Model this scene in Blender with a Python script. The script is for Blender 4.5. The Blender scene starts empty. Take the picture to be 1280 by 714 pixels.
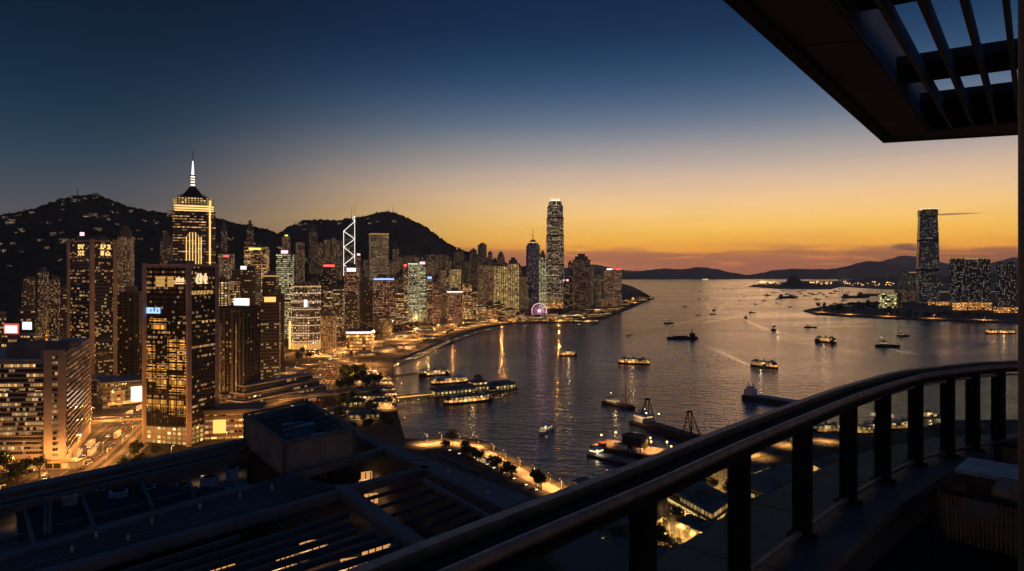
import bpy, math, random
from mathutils import Vector, Matrix, noise
random.seed(7)
SC = bpy.context.scene
C = SC.collection
F, HX, HY, EYE = 834.0, 640.0, 342.0, 130.0     # photo focal length in px, horizon, eye height over the water

# ------------------------------------------------------------------ camera
cam_d = bpy.data.cameras.new('camera'); cam = bpy.data.objects.new('camera', cam_d); C.objects.link(cam)
cam.location = (0, 0, EYE); cam.rotation_euler = (math.radians(90), 0, 0)
cam_d.sensor_width = 36; cam_d.lens = 36 * F / 1280; cam_d.shift_y = -(357 - HY) / 1280
cam_d.clip_start = 0.05; cam_d.clip_end = 120000
SC.camera = cam

# ------------------------------------------------------------------ colour management / cycles
SC.view_settings.view_transform = 'Standard'; SC.view_settings.look = 'None'
SC.view_settings.exposure = 0.0; SC.view_settings.gamma = 1.0; SC.view_settings.use_curve_mapping = False
SC.render.engine = 'CYCLES'
cy = SC.cycles
cy.use_denoising = True
try: cy.denoiser = 'OPENIMAGEDENOISE'
except Exception: pass
cy.sample_clamp_indirect = 2.5; cy.sample_clamp_direct = 0
cy.max_bounces = 5; cy.diffuse_bounces = 2; cy.glossy_bounces = 3; cy.transmission_bounces = 5; cy.volume_bounces = 0
cy.transparent_max_bounces = 8
cy.caustics_reflective = False; cy.caustics_refractive = False
SC.render.film_transparent = False

def lin(r, g, b):
    f = lambda c: (c/255/12.92) if c/255 <= 0.04045 else ((c/255+0.055)/1.055)**2.4
    return (f(r), f(g), f(b), 1.0)

# ------------------------------------------------------------------ world: dusk sky
SUN_AZ, SUN_EL = 22.0, 1.5
w = bpy.data.worlds.new('World'); SC.world = w; w.use_nodes = True
nt = w.node_tree; nt.nodes.clear(); N = nt.nodes.new; L = nt.links.new
def MATH(op, a, b=None, c=None, clamp=False, tree=None):
    t = tree or nt
    n = t.nodes.new('ShaderNodeMath'); n.operation = op; n.use_clamp = clamp
    for i, v in enumerate((a, b, c)):
        if v is None: continue
        if isinstance(v, (int, float)): n.inputs[i].default_value = v
        else: t.links.new(v, n.inputs[i])
    return n.outputs[0]
def RAMP(fac, stops, tree=None, interp='LINEAR'):
    t = tree or nt
    n = t.nodes.new('ShaderNodeValToRGB'); cr = n.color_ramp; cr.interpolation = interp
    while len(cr.elements) < len(stops): cr.elements.new(0.5)
    for e, (p, c) in zip(cr.elements, stops):
        e.position = p; e.color = c
    t.links.new(fac, n.inputs[0]); return n.outputs[0]
def MIX(fac, a, b, tree=None, bt='MIX'):
    t = tree or nt
    n = t.nodes.new('ShaderNodeMix'); n.data_type = 'RGBA'; n.blend_type = bt
    for s, v in ((n.inputs[0], fac), (n.inputs[6], a), (n.inputs[7], b)):
        if isinstance(v, (int, float)): s.default_value = v
        elif isinstance(v, tuple): s.default_value = v
        else: t.links.new(v, s)
    return n.outputs[2]
tc = N('ShaderNodeTexCoord'); sep = N('ShaderNodeSeparateXYZ'); L(tc.outputs['Generated'], sep.inputs[0])
X, Y, Z = sep.outputs
hyp = MATH('SQRT', MATH('ADD', MATH('MULTIPLY', X, X), MATH('MULTIPLY', Y, Y)))
elev = MATH('MULTIPLY', MATH('ARCTAN2', Z, hyp), 180/math.pi)            # degrees
az = MATH('MULTIPLY', MATH('ARCTAN2', X, Y), 180/math.pi)
eb = MATH('DIVIDE', MATH('ABSOLUTE', elev), 60.0, clamp=True)
def st(l): return [(e/60.0, lin(*c)) for e, c in l]
glow = RAMP(eb, st([(0,(214,128,92)),(1.2,(240,140,66)),(2.0,(255,168,40)),(3.4,(255,196,76)),(5.0,(255,206,126)),(7.0,(234,196,160)),
    (9.5,(172,164,160)),(12.5,(92,114,140)),(16.0,(30,71,108)),(20.0,(1,38,76)),(26,(0,28,62)),(42,(14,46,84)),(60,(20,50,88))]), interp='B_SPLINE')  # unseen upper sky raised to brighten the terrace and bluen the water
far = RAMP(eb, st([(0,(100,92,88)),(2.5,(90,88,90)),(4.5,(82,82,86)),(6.5,(64,74,86)),(9,(36,62,80)),(12,(14,47,69)),(16,(2,33,57)),(20,(0,22,43)),
    (27,(3,20,40)),(42,(12,36,66)),(60,(18,44,78))]), interp='B_SPLINE')  # highest stops, out of view, lifted in the same way for fill light
dc = MATH('DIVIDE', MATH('ADD', MATH('MULTIPLY', X, math.sin(math.radians(SUN_AZ))), MATH('MULTIPLY', Y, math.cos(math.radians(SUN_AZ)))), hyp)
m = N('ShaderNodeMapRange'); m.interpolation_type = 'SMOOTHSTEP'; L(dc, m.inputs[0]); m.inputs[1].default_value = 0.50; m.inputs[2].default_value = 1.0
mglow = MATH('POWER', m.outputs[0], 2.1)
col = MIX(mglow, far, glow)
# thin streaks of cloud low over the sunset and one small dark puff
cmb = N('ShaderNodeCombineXYZ'); L(MATH('MULTIPLY', az, 0.16), cmb.inputs[0]); L(MATH('MULTIPLY', elev, 1.9), cmb.inputs[1])
nz = N('ShaderNodeTexNoise'); nz.inputs['Scale'].default_value = 1.0; nz.inputs['Detail'].default_value = 6; nz.inputs['Roughness'].default_value = 0.6
nz.inputs['Distortion'].default_value = 0.4; L(cmb.outputs[0], nz.inputs['Vector'])
low = N('ShaderNodeMapRange'); L(elev, low.inputs[0]); low.inputs[1].default_value = 3.1; low.inputs[2].default_value = 1.4; low.interpolation_type = 'SMOOTHSTEP'
cl = MATH('MULTIPLY', MATH('SMOOTH_MAX', MATH('SUBTRACT', MATH('ADD', nz.outputs[0], MATH('MULTIPLY', low.outputs[0], 0.30)), 0.61), 0.0, 0.02), 6.0, clamp=True)
cl = MATH('MULTIPLY', cl, low.outputs[0])
cl = MATH('MULTIPLY', cl, 0.72)
col = MIX(cl, col, lin(150, 92, 72))
# wispy high streaks
hi = N('ShaderNodeMapRange'); L(elev, hi.inputs[0]); hi.inputs[1].default_value = 12; hi.inputs[2].default_value = 3; 
cmb2 = N('ShaderNodeCombineXYZ'); L(MATH('MULTIPLY', az, 0.05), cmb2.inputs[0]); L(MATH('MULTIPLY', elev, 0.55), cmb2.inputs[1])
nz2 = N('ShaderNodeTexNoise'); nz2.inputs['Scale'].default_value = 1.0; nz2.inputs['Detail'].default_value = 5; L(cmb2.outputs[0], nz2.inputs['Vector'])
wisp = MATH('MULTIPLY', MATH('SUBTRACT', nz2.outputs[0], 0.5), MATH('MULTIPLY', MATH('MULTIPLY', hi.outputs[0], m.outputs[0]), 0.7))
col = MIX(MATH('MAXIMUM', wisp, 0.0), col, lin(255, 190, 120)); col = MIX(MATH('MAXIMUM', MATH('MULTIPLY', wisp, -1.0), 0.0), col, lin(150, 110, 95))
for (a0, e0, sa, se) in ((30.45, 1.98, 1.0, 0.30), (31.2, 1.78, 0.75, 0.14), (33.2, 4.25, 2.2, 0.08)):
    da = MATH('DIVIDE', MATH('SUBTRACT', az, a0), sa); de = MATH('DIVIDE', MATH('SUBTRACT', elev, e0), se)
    r = MATH('ADD', MATH('MULTIPLY', da, da), MATH('MULTIPLY', de, de))
    k = MATH('MULTIPLY', MATH('SUBTRACT', MATH('ADD', 0.75, MATH('MULTIPLY', nz.outputs[0], 0.7)), r), 1.1, clamp=True)
    col = MIX(MATH('MULTIPLY', k, 0.75), col, lin(104, 66, 58))
sky = N('ShaderNodeTexSky'); sky.sky_type = 'NISHITA'; sky.sun_disc = False
sky.sun_elevation = math.radians(SUN_EL); sky.sun_rotation = math.radians(SUN_AZ)
b1 = N('ShaderNodeBackground'); L(col, b1.inputs[0])
# the sky is brighter above the haze than it looks through it
L(MATH('EXPONENT', MATH('MINIMUM', MATH('DIVIDE', 0.036, MATH('MAXIMUM', Z, 0.01)), 1.05)), b1.inputs[1])
b2 = N('ShaderNodeBackground'); L(sky.outputs[0], b2.inputs[0]); b2.inputs[1].default_value = 0.0015
ad = N('ShaderNodeAddShader'); L(b1.outputs[0], ad.inputs[0]); L(b2.outputs[0], ad.inputs[1])
wo = N('ShaderNodeOutputWorld'); L(ad.outputs[0], wo.inputs[0])
# the last of the sun, nearly gone
sd = bpy.data.lights.new('sun', 'SUN'); sd.energy = 0.06; sd.angle = math.radians(12); sd.color = (1.0, 0.55, 0.28)
so = bpy.data.objects.new('sun', sd); C.objects.link(so)
el, a_ = math.radians(SUN_EL + 2.5), math.radians(SUN_AZ)
dirv = Vector((math.sin(a_)*math.cos(el), math.cos(a_)*math.cos(el), math.sin(el)))
so.rotation_euler = dirv.to_track_quat('Z', 'Y').to_euler()

# ------------------------------------------------------------------ helpers
def P(px, py, d): return Vector(((px-HX)/F*d, d, EYE + (HY-py)/F*d))
def G(px, py, z=0.0):
    d = (EYE - z)*F/(py-HY); return Vector(((px-HX)/F*d, d, z))

def tag(o, label=None, cat=None, group=None, kind=None):
    if label: o['label'] = label
    if cat: o['category'] = cat
    if group: o['group'] = group
    if kind: o['kind'] = kind
    return o
def empty(name, loc=(0,0,0), rz=0.0, label=None, cat=None, group=None):
    o = bpy.data.objects.new(name, None); C.objects.link(o); o.location = loc; o.rotation_euler = (0,0,rz)
    o.empty_display_size = 0.5
    return tag(o, label, cat, group)
class MB:
    def __init__(s): s.v = []; s.f = []; s.uv = []; s.mi = []; s.cur = 0; s.sm = []
    def face(s, pts, uv=None, smooth=False):
        i = len(s.v); s.v.extend([tuple(p) for p in pts]); s.f.append(tuple(range(i, i+len(pts))))
        s.uv.append(uv or [(0,0)]*len(pts)); s.mi.append(s.cur); s.sm.append(smooth)
    def box(s, c, size, rz=0.0):
        cx, cy_, cz = c; w, d, h = (size[0]/2, size[1]/2, size[2]/2)
        ca, sa = math.cos(rz), math.sin(rz)
        R = lambda x, y, z: (cx + x*ca - y*sa, cy_ + x*sa + y*ca, cz + z)
        poly = [R(-w,-d,0)[:2], R(w,-d,0)[:2], R(w,d,0)[:2], R(-w,d,0)[:2]]
        s.prism(poly, cz-h, cz+h)
        return s
    def prism(s, poly, z0, z1, top=None, cap=True, bottom=True, u0=0.0):
        # poly CCW; optional other top polygon; UV in metres round the outline
        n = len(poly); top = top or poly; u = u0
        for i in range(n):
            a, b = poly[i], poly[(i+1) % n]; a2, b2 = top[i], top[(i+1) % n]
            l = math.dist(a, b)
            s.face([(a[0],a[1],z0),(b[0],b[1],z0),(b2[0],b2[1],z1),(a2[0],a2[1],z1)], [(u,z0),(u+l,z0),(u+l,z1),(u,z1)])
            u += l
        if cap: s.face([(p[0],p[1],z1) for p in top])
        if bottom: s.face([(p[0],p[1],z0) for p in reversed(poly)])
        return s
    def bar(s, a, b, r, r2=None, n=6, smooth=True):
        a = Vector(a); b = Vector(b); r2 = r if r2 is None else r2
        d = (b-a); 
        if d.length < 1e-6: return s
        d.normalize(); up = Vector((0,0,1)) if abs(d.z) < 0.95 else Vector((1,0,0))
        x = d.cross(up).normalized(); y = x.cross(d)
        A = [a + (x*math.cos(2*math.pi*k/n) + y*math.sin(2*math.pi*k/n))*r for k in range(n)]
        B = [b + (x*math.cos(2*math.pi*k/n) + y*math.sin(2*math.pi*k/n))*r2 for k in range(n)]
        L_ = (b-a).length
        for k in range(n):
            j = (k+1) % n
            s.face([A[j], A[k], B[k], B[j]], [(k/n,0),(k/n,L_),(k/n,L_),(k/n,0)], smooth)
        s.face(A, None); s.face(list(reversed(B)), None)
        return s
    def beam(s, a, b, wd, ht):     # horizontal-ish box beam between two points, top at the points' z
        a = Vector(a); b = Vector(b); d = b-a; n = Vector((-d.y, d.x, 0)).normalized()*wd/2; h = Vector((0,0,ht))
        q = [a-n, a+n, b+n, b-n]; t = q; lo = [p-h for p in q]; L_ = d.length
        s.face([t[0],t[3],t[2],t[1]], [(0,0),(L_,0),(L_,wd),(0,wd)]); s.face([lo[0],lo[1],lo[2],lo[3]], [(0,0),(0,wd),(L_,wd),(L_,0)])
        for i in range(4):
            j = (i+1) % 4
            l = (q[i]-q[j]).length
            s.face([t[i], t[j], lo[j], lo[i]], [(0,ht),(l,ht),(l,0),(0,0)])
        return s
    def tube(s, pts, r, n=8, closed=False):
        pts = [Vector(p) for p in pts]; rings = []
        m_ = len(pts)
        for i, p in enumerate(pts):
            if closed: d = pts[(i+1) % m_] - pts[i-1]
            else: d = pts[min(i+1, m_-1)] - pts[max(i-1, 0)]
            d.normalize(); up = Vector((0,0,1)) if abs(d.z) < 0.9 else Vector((1,0,0))
            x = d.cross(up).normalized(); y = x.cross(d)
            rings.append([p + (x*math.cos(2*math.pi*k/n) + y*math.sin(2*math.pi*k/n))*r for k in range(n)])
        for i in range(m_ if closed else m_-1):
            A, B = rings[i], rings[(i+1) % m_]
            for k in range(n):
                j = (k+1) % n; s.face([A[j], A[k], B[k], B[j]], None, True)
        if not closed:
            s.face(rings[0]); s.face(list(reversed(rings[-1])))
        return s
    def sphere(s, c, r, nu=8, nv=5, sz=1.0, jit=0.0):
        c = Vector(c); g = []
        for i in range(nv+1):
            th = math.pi*i/nv; row = []
            for k in range(nu):
                ph = 2*math.pi*k/nu; q = r*(1 + random.uniform(-jit, jit))
                row.append(c + Vector((math.sin(th)*math.cos(ph)*q, math.sin(th)*math.sin(ph)*q, math.cos(th)*q*sz)))
            g.append(row)
        for i in range(nv):
            for k in range(nu):
                j = (k+1) % nu; s.face([g[i][k], g[i+1][k], g[i+1][j], g[i][j]], None, True)
        return s
    def mesh(s, name, mats):
        me = bpy.data.meshes.new(name); me.from_pydata(s.v, [], s.f); 
        uvl = me.uv_layers.new(name='UVMap'); flat = [c for f in s.uv for p in f for c in p]; uvl.data.foreach_set('uv', flat)
        me.polygons.foreach_set('material_index', s.mi); me.polygons.foreach_set('use_smooth', s.sm)
        for m_ in (mats if isinstance(mats, (list, tuple)) else [mats]): me.materials.append(m_)
        me.update(); return me
    def build(s, name, mats, parent=None):
        o = bpy.data.objects.new(name, s.mesh(name, mats)); C.objects.link(o)
        if parent is not None: o.parent = parent
        return o
def copy_tree(o, loc=None, rz=None, scale=None, label=None, parent=None):
    c = o.copy(); C.objects.link(c)
    if parent is not None: c.parent = parent
    if loc is not None: c.location = loc
    if rz is not None: c.rotation_euler = (0, 0, rz)
    if scale is not None: c.scale = scale if isinstance(scale, (tuple, list)) else (scale,)*3
    if label: c['label'] = label
    for ch in o.children: copy_tree(ch, parent=c)
    return c

# ------------------------------------------------------------------ materials
def new_mat(name):
    m_ = bpy.data.materials.new(name); m_.use_nodes = True; t = m_.node_tree
    b = t.nodes['Principled BSDF']; return m_, t, b
def mat(name, rgb, rough=0.6, metal=0.0, var=0.25, scale=0.5, bump=0.0, spec=0.5):
    m_, t, b = new_mat(name)
    tcn = t.nodes.new('ShaderNodeTexCoord'); n = t.nodes.new('ShaderNodeTexNoise'); n.inputs['Scale'].default_value = scale
    n.inputs['Detail'].default_value = 6; t.links.new(tcn.outputs['Object'], n.inputs['Vector'])
    lo = tuple(c*(1-var) for c in rgb) + (1,); hi_ = tuple(min(1, c*(1+var)) for c in rgb) + (1,)
    cr = RAMP(n.outputs[0], [(0.3, lo), (0.7, hi_)], tree=t); t.links.new(cr, b.inputs['Base Color'])
    rr = MATH('ADD', MATH('MULTIPLY', n.outputs[0], 0.2), rough-0.1, tree=t, clamp=True); t.links.new(rr, b.inputs['Roughness'])
    b.inputs['Metallic'].default_value = metal; b.inputs['Specular IOR Level'].default_value = spec
    if bump:
        bn = t.nodes.new('ShaderNodeBump'); bn.inputs['Strength'].default_value = bump; bn.inputs['Distance'].default_value = 0.02
        t.links.new(n.outputs[0], bn.inputs['Height']); t.links.new(bn.outputs[0], b.inputs['Normal'])
    return m_
def emit(name, rgb, s, sample='NONE'):
    m_, t, b = new_mat(name); b.inputs['Base Color'].default_value = (*[c*0.5 for c in rgb], 1)
    b.inputs['Emission Color'].default_value = (*rgb, 1); b.inputs['Emission Strength'].default_value = s
    m_.cycles.emission_sampling = sample
    return m_
def facade(name, wall, glass=(0.02,0.025,0.03), fw=3.0, fh=3.4, mx=0.2, my=0.25, p=0.4, c1=(1,0.62,0.25), c2=(1,0.8,0.5), s=1.2, band=0.5,
           clump=0.0, rough=0.12, wrough=0.6, vstripe=0.0, dim=0.0, metal=0.0):
    p = min(.95, p*1.3); wall = tuple(min(.6, c*1.8) for c in wall); m_, t, b = new_mat(name); M_ = lambda *a, **k: MATH(*a, tree=t, **k)
    uv = t.nodes.new('ShaderNodeUVMap'); se = t.nodes.new('ShaderNodeSeparateXYZ'); t.links.new(uv.outputs[0], se.inputs[0])
    u = M_('DIVIDE', se.outputs[0], fw); v = M_('DIVIDE', se.outputs[1], fh)
    iu, iv = M_('FLOOR', u), M_('FLOOR', v); fu, fv = M_('FRACT', u), M_('FRACT', v)
    a = M_('MULTIPLY', M_('GREATER_THAN', fu, mx), M_('LESS_THAN', fu, 1-mx)) if mx > 0 else None
    c = M_('MULTIPLY', M_('GREATER_THAN', fv, my), M_('LESS_THAN', fv, 1-my*0.4))
    mask = M_('MULTIPLY', a, c) if a is not None else c
    oi = t.nodes.new('ShaderNodeObjectInfo'); seed = M_('MULTIPLY', oi.outputs['Random'], 91.7)
    cb = t.nodes.new('ShaderNodeCombineXYZ'); t.links.new(iu, cb.inputs[0]); t.links.new(iv, cb.inputs[1]); t.links.new(seed, cb.inputs[2])
    wn = t.nodes.new('ShaderNodeTexWhiteNoise'); t.links.new(cb.outputs[0], wn.inputs['Vector'])
    cb2 = t.nodes.new('ShaderNodeCombineXYZ'); t.links.new(iv, cb2.inputs[0]); t.links.new(seed, cb2.inputs[1])
    t.links.new(M_('FLOOR', M_('DIVIDE', iu, 7.0)), cb2.inputs[2])
    wf = t.nodes.new('ShaderNodeTexWhiteNoise'); t.links.new(cb2.outputs[0], wf.inputs['Vector'])
    wf2 = M_('MULTIPLY', M_('POWER', wf.outputs['Value'], 1.6), 2.4)
    thr = M_('MULTIPLY', M_('ADD', M_('MULTIPLY', wf2, band), 1-band), p)
    if clump:
        nn = t.nodes.new('ShaderNodeTexNoise'); nn.inputs['Scale'].default_value = 0.10; nn.inputs['Detail'].default_value = 2
        t.links.new(cb.outputs[0], nn.inputs['Vector'])
        thr = M_('MULTIPLY', thr, M_('MULTIPLY', M_('SUBTRACT', nn.outputs[0], 0.5-0.5/clump*0.5), clump*1.2, clamp=True))
    lit = M_('LESS_THAN', wn.outputs['Value'], thr)
    sc_ = t.nodes.new('ShaderNodeSeparateColor'); t.links.new(wn.outputs['Color'], sc_.inputs[0])
    r = M_('ADD', M_('MULTIPLY', M_('POWER', sc_.outputs[0], 2.4), 1.35), 0.26)
    e = M_('MULTIPLY', M_('MULTIPLY', mask, lit), M_('MULTIPLY', r, s))
    if dim: e = M_('ADD', e, M_('MULTIPLY', mask, dim))
    cc = MIX(sc_.outputs[1], (*c1, 1), (*c2, 1), tree=t)
    t.links.new(MIX(mask, (*wall, 1), (*glass, 1), tree=t), b.inputs['Base Color'])
    t.links.new(M_('ADD', M_('MULTIPLY', mask, rough-wrough), wrough), b.inputs['Roughness'])
    t.links.new(cc, b.inputs['Emission Color']); t.links.new(e, b.inputs['Emission Strength'])
    b.inputs['Metallic'].default_value = metal
    m_.cycles.emission_sampling = 'NONE'
    return m_
W_, G_, O_ = (1,0.66,0.32), (1,0.5,0.15), (1,0.36,0.07)
FM = {
 'resi':   facade('residential facade', (0.16,0.14,0.12), fw=3.6, fh=3.2, mx=0.24, my=0.3, p=0.36, c1=G_, c2=(1,0.68,0.35), s=1.0, band=0.2),
 'resid':  facade('dim residential facade', (0.13,0.115,0.10), fw=4.2, fh=3.2, mx=0.27, my=0.3, p=0.26, c1=G_, c2=W_, s=0.9, band=0.1),
 'resil':  facade('pale residential facade', (0.24,0.20,0.16), fw=3.8, fh=3.2, mx=0.25, my=0.3, p=0.42, c1=G_, c2=W_, s=0.9, band=0.2),
 'office': facade('office facade', (0.12,0.11,0.10), fw=2.8, fh=4.0, mx=0.08, my=0.4, p=0.42, c1=G_, c2=W_, s=1.3, band=0.8),
 'officew':facade('warm office facade', (0.16,0.12,0.08), fw=3.0, fh=4.0, mx=0.12, my=0.35, p=0.62, c1=O_, c2=(1,0.7,0.32), s=1.2, band=0.6),
 'dark':   facade('dark glass facade', (0.045,0.045,0.05), fw=3.0, fh=4.0, mx=0.06, my=0.42, p=0.16, c1=G_, c2=W_, s=1.2, band=0.9),
 'darkb':  facade('dark facade with columns of light', (0.05,0.05,0.05), fw=4.2, fh=3.6, mx=0.26, my=0.36, p=0.34, c1=O_, c2=G_, s=1.1, band=0.1, clump=2.2),
 'cool':   facade('greenish lit facade', (0.12,0.13,0.11), fw=3.0, fh=4.0, mx=0.08, my=0.3, p=0.7, c1=(0.95,0.9,0.42), c2=(1,0.85,0.5), s=0.9, band=0.35),
 'silver': facade('pale gridded facade', (0.20,0.15,0.10), fw=2.6, fh=4.0, mx=0.22, my=0.3, p=0.66, c1=(1,0.62,0.30), c2=(1,0.72,0.42), s=0.5, band=0.3),
 'gold':   facade('gold lit facade', (0.22,0.16,0.08), fw=4.5, fh=3.4, mx=0.2, my=0.28, p=0.75, c1=(1,0.62,0.18), c2=(1,0.72,0.3), s=1.0, band=0.15),
 'brown':  facade('red brown lit facade', (0.16,0.09,0.06), fw=3.2, fh=3.8, mx=0.2, my=0.3, p=0.55, c1=(1,0.45,0.18), c2=(1,0.62,0.35), s=0.8, band=0.3),
 'ifc':    facade('tall tower glass', (0.10,0.10,0.10), glass=(0.05,0.05,0.055), fw=4.0, fh=4.2, mx=0.22, my=0.32, p=0.5, c1=G_, c2=(1,0.85,0.6), s=1.15, band=0.55),
 'icc':    facade('speckled tower glass', (0.10,0.11,0.12), glass=(0.10,0.115,0.13), fw=3.4, fh=4.4, mx=0.14, my=0.3, p=0.5, c1=(1,0.8,0.52), c2=(0.95,0.92,0.8), s=0.75, band=0.6, clump=1.6, metal=.3),
 'kln':    facade('sparse cool residential facade', (0.045,0.055,0.065), fw=5.5, fh=4.6, mx=0.27, my=0.34, p=0.24, c1=(1,0.74,0.42), c2=(0.9,0.88,0.75), s=1.0, band=0.1),
 'center': facade('blue dark curtain glass', (0.04,0.05,0.07), glass=(0.10,0.13,0.18), fw=3.0, fh=4.0, mx=0.05, my=0.2, p=0.12, c1=W_, c2=(0.8,0.9,1), s=0.6, band=0.6, metal=0.5),
 'plaza':  facade('plaza tower glass', (0.035,0.035,0.035), glass=(0.05,0.05,0.05), fw=3.4, fh=4.3, mx=0.05, my=0.45, p=0.34, c1=O_, c2=W_, s=1.0, band=1.0),
 'mirror': facade('gold reflecting curtain glass', (0.03,0.022,0.015), glass=(0.10,0.065,0.035), fw=2.2, fh=3.7, mx=0.05, my=0.4, p=0.14, c1=G_, c2=W_, s=0.7, band=1.0, metal=0.6, rough=0.08),
 'ribbon': facade('window ribbon', (0.10,0.09,0.08), fw=2.0, fh=50.0, mx=0.07, my=0.001, p=0.42, c1=G_, c2=(1,0.66,0.3), s=0.85, band=0.85),
 'ribbonD':facade('dim window ribbon', (0.03,0.03,0.03), fw=2.2, fh=50.0, mx=0.06, my=0.001, p=0.26, c1=O_, c2=W_, s=0.85, band=1.0),
 'amber':  facade('painted amber reflection', (0.05,0.03,0.01), fw=2.2, fh=3.7, mx=0.04, my=0.12, p=0.93, c1=(1,.36,.04), c2=(1,.46,.09), s=1.3, band=0.1),  # glowing cells stand in for gold reflections in the mirrored glass
  'museum': facade('yellow lit museum front', (0.10,0.10,0.06), fw=9.0, fh=7.0, mx=0.06, my=0.15, p=0.62, c1=(1,.78,.25), c2=(.95,.9,.4), s=1.1, band=0.3),
 'podium': facade('shop front podium', (0.16,0.12,0.08), fw=5.0, fh=5.0, mx=0.08, my=0.25, p=0.8, c1=O_, c2=G_, s=1.6, band=0.2),
}
M = {
 'beige': mat('beige wall', (0.50,0.41,0.33), 0.7, scale=0.05),
 'beiged': mat('beige stone', (0.22,0.17,0.13), 0.6, scale=0.05),
 'conc': mat('grey concrete', (0.22,0.21,0.20), 0.8, scale=0.1),
 'roof': mat('dark flat roof', (0.075,0.08,0.085), 0.85, var=0.5, scale=0.08),
 'roofl': mat('grey flat roof', (0.19,0.20,0.20), 0.8, var=0.4, scale=0.08),
 'metal': mat('dark metal', (0.05,0.05,0.055), 0.4, 0.6),
 'lampmetal': mat('lamp post metal', (0.2,0.2,0.2), 0.5, 0.5),
 'ground': mat('city ground', (0.06,0.055,0.045), 0.9, var=0.6, scale=0.012),
 'asphalt': mat('asphalt', (0.075,0.072,0.07), 0.75, var=0.2, scale=0.08),
 'pave': mat('promenade paving', (0.20,0.17,0.14), 0.8, var=0.2, scale=0.1),
 'seawall': mat('sea wall concrete', (0.16,0.15,0.14), 0.9, scale=0.1),
 'paint': mat('road paint', (0.75,0.75,0.72), 0.6, var=0.1),
 'bark': mat('bark', (0.09,0.065,0.045), 0.9, scale=2),
 'leaf': mat('leaves', (0.05,0.075,0.025), 0.6, var=0.5, scale=0.6),
 'leafd': mat('hill forest leaves', (0.035,0.055,0.022), 0.8, var=0.5, scale=0.02),
 'hullb': mat('dark hull paint', (0.03,0.035,0.04), 0.5, scale=0.3),
 'hullr': mat('rust red hull paint', (0.14,0.035,0.02), 0.6, scale=0.3),
 'hullg': mat('dark green hull paint', (0.015,0.06,0.04), 0.5, scale=0.3),
 'white': mat('white paint', (0.7,0.7,0.68), 0.5, var=0.1, scale=0.3),
 'deck': mat('boat deck', (0.12,0.09,0.06), 0.8, scale=0.4),
 'steelr': mat('rusty steel', (0.10,0.05,0.03), 0.7, 0.3, scale=0.5),
 'carw': mat('white car paint', (0.6,0.6,0.6), 0.3, var=0.05), 'card': mat('dark car paint', (0.03,0.03,0.035), 0.25, var=0.05),
 'carr': mat('red taxi paint', (0.35,0.03,0.02), 0.3, var=0.05), 'glassd': mat('dark car glass', (0.01,0.012,0.015), 0.1, var=0.1),
 'tyre': mat('tyre rubber', (0.02,0.02,0.02), 0.9),
 'sand': mat('grass field', (0.05,0.09,0.03), 0.9, scale=0.1),
}
E = {
 'glyph': emit('sign glyph light', (1,0.70,0.36), 1.25),
 'lamp': emit('sodium lamp glow', (1,0.5,0.15), 5), 'port': emit('port floodlight glow', (1,0.55,0.2), 5.5), 'lampw': emit('white lamp glow', (1,0.8,0.5), 4),
 'head': emit('headlight glow', (1,0.8,0.5), 6), 'tail': emit('tail light glow', (1,0.06,0.02), 5),
 'white': emit('white sign light', (1,0.95,0.86), 1.5), 'whiteb': emit('cold white screen', (0.75,0.93,1), 1.4), 'red': emit('red sign light', (1,0.10,0.08), 2.0),
 'pink': emit('pink sign light', (1,0.45,0.5), 2.2), 'orange': emit('orange light', (1,0.42,0.10), 1.8), 'gold': emit('gold light', (1,0.62,0.2), 1.4),
 'goldd': emit('dim gold light', (1,0.55,0.15), 0.55),
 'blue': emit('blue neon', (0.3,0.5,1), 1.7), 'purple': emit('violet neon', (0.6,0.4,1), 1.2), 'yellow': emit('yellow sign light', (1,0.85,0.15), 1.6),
 'green': emit('green light', (0.6,1,0.5), 1.0), 'warm': emit('warm cabin light', (1,0.68,0.3), 2.0), 'warmd': emit('dim warm light', (1,0.62,0.25), 0.7), 'line': emit('white light tube', (1,0.93,0.82), 1.7),
 'reds': emit('red screen surround', (1,0.12,0.08), 0.8), 'cream': emit('cream screen', (1,0.86,0.68), 1.9),
 'cabin': emit('lit interior', (1,0.5,0.16), 0.62),
}
exec_sections = []

# ================================================================== SETTING
def px_poly(l, z=0.0): return [tuple(G(a, b, z)[:2]) for a, b in l]
def area2(p): return sum(p[i][0]*p[(i+1)%len(p)][1]-p[(i+1)%len(p)][0]*p[i][1] for i in range(len(p)))
def ccw(p): return p if area2(p) > 0 else list(reversed(p))
def inside(pt, poly):
    x, y = pt; r = False; n = len(poly)
    for i in range(n):
        (x1, y1), (x2, y2) = poly[i], poly[(i+1) % n]
        if (y1 > y) != (y2 > y) and x < (x2-x1)*(y-y1)/(y2-y1)+x1: r = not r
    return r
# --- water
wm, t, b = new_mat('harbour water')
geo = t.nodes.new('ShaderNodeNewGeometry')
def wnoise(sx, sy, rot, detail=3, dist=0.0, rough=0.55):
    mp = t.nodes.new('ShaderNodeMapping'); mp.vector_type = 'TEXTURE'; mp.inputs['Rotation'].default_value = (0,0,math.radians(rot)); mp.inputs['Scale'].default_value = (sx, sy, 1e6)
    t.links.new(geo.outputs['Position'], mp.inputs[0]); n = t.nodes.new('ShaderNodeTexNoise'); n.inputs['Scale'].default_value = 1.0
    n.inputs['Detail'].default_value = detail; n.inputs['Roughness'].default_value = rough; n.inputs['Distortion'].default_value = dist
    t.links.new(mp.outputs[0], n.inputs['Vector']); return n.outputs[0]
n1 = wnoise(24, 9.0, -12, 4); n2 = wnoise(8, 3.4, 18, 3); n3 = wnoise(1.9, 1.3, 5, 2); patch = wnoise(900, 240, 14, 4, 0.8)
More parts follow.
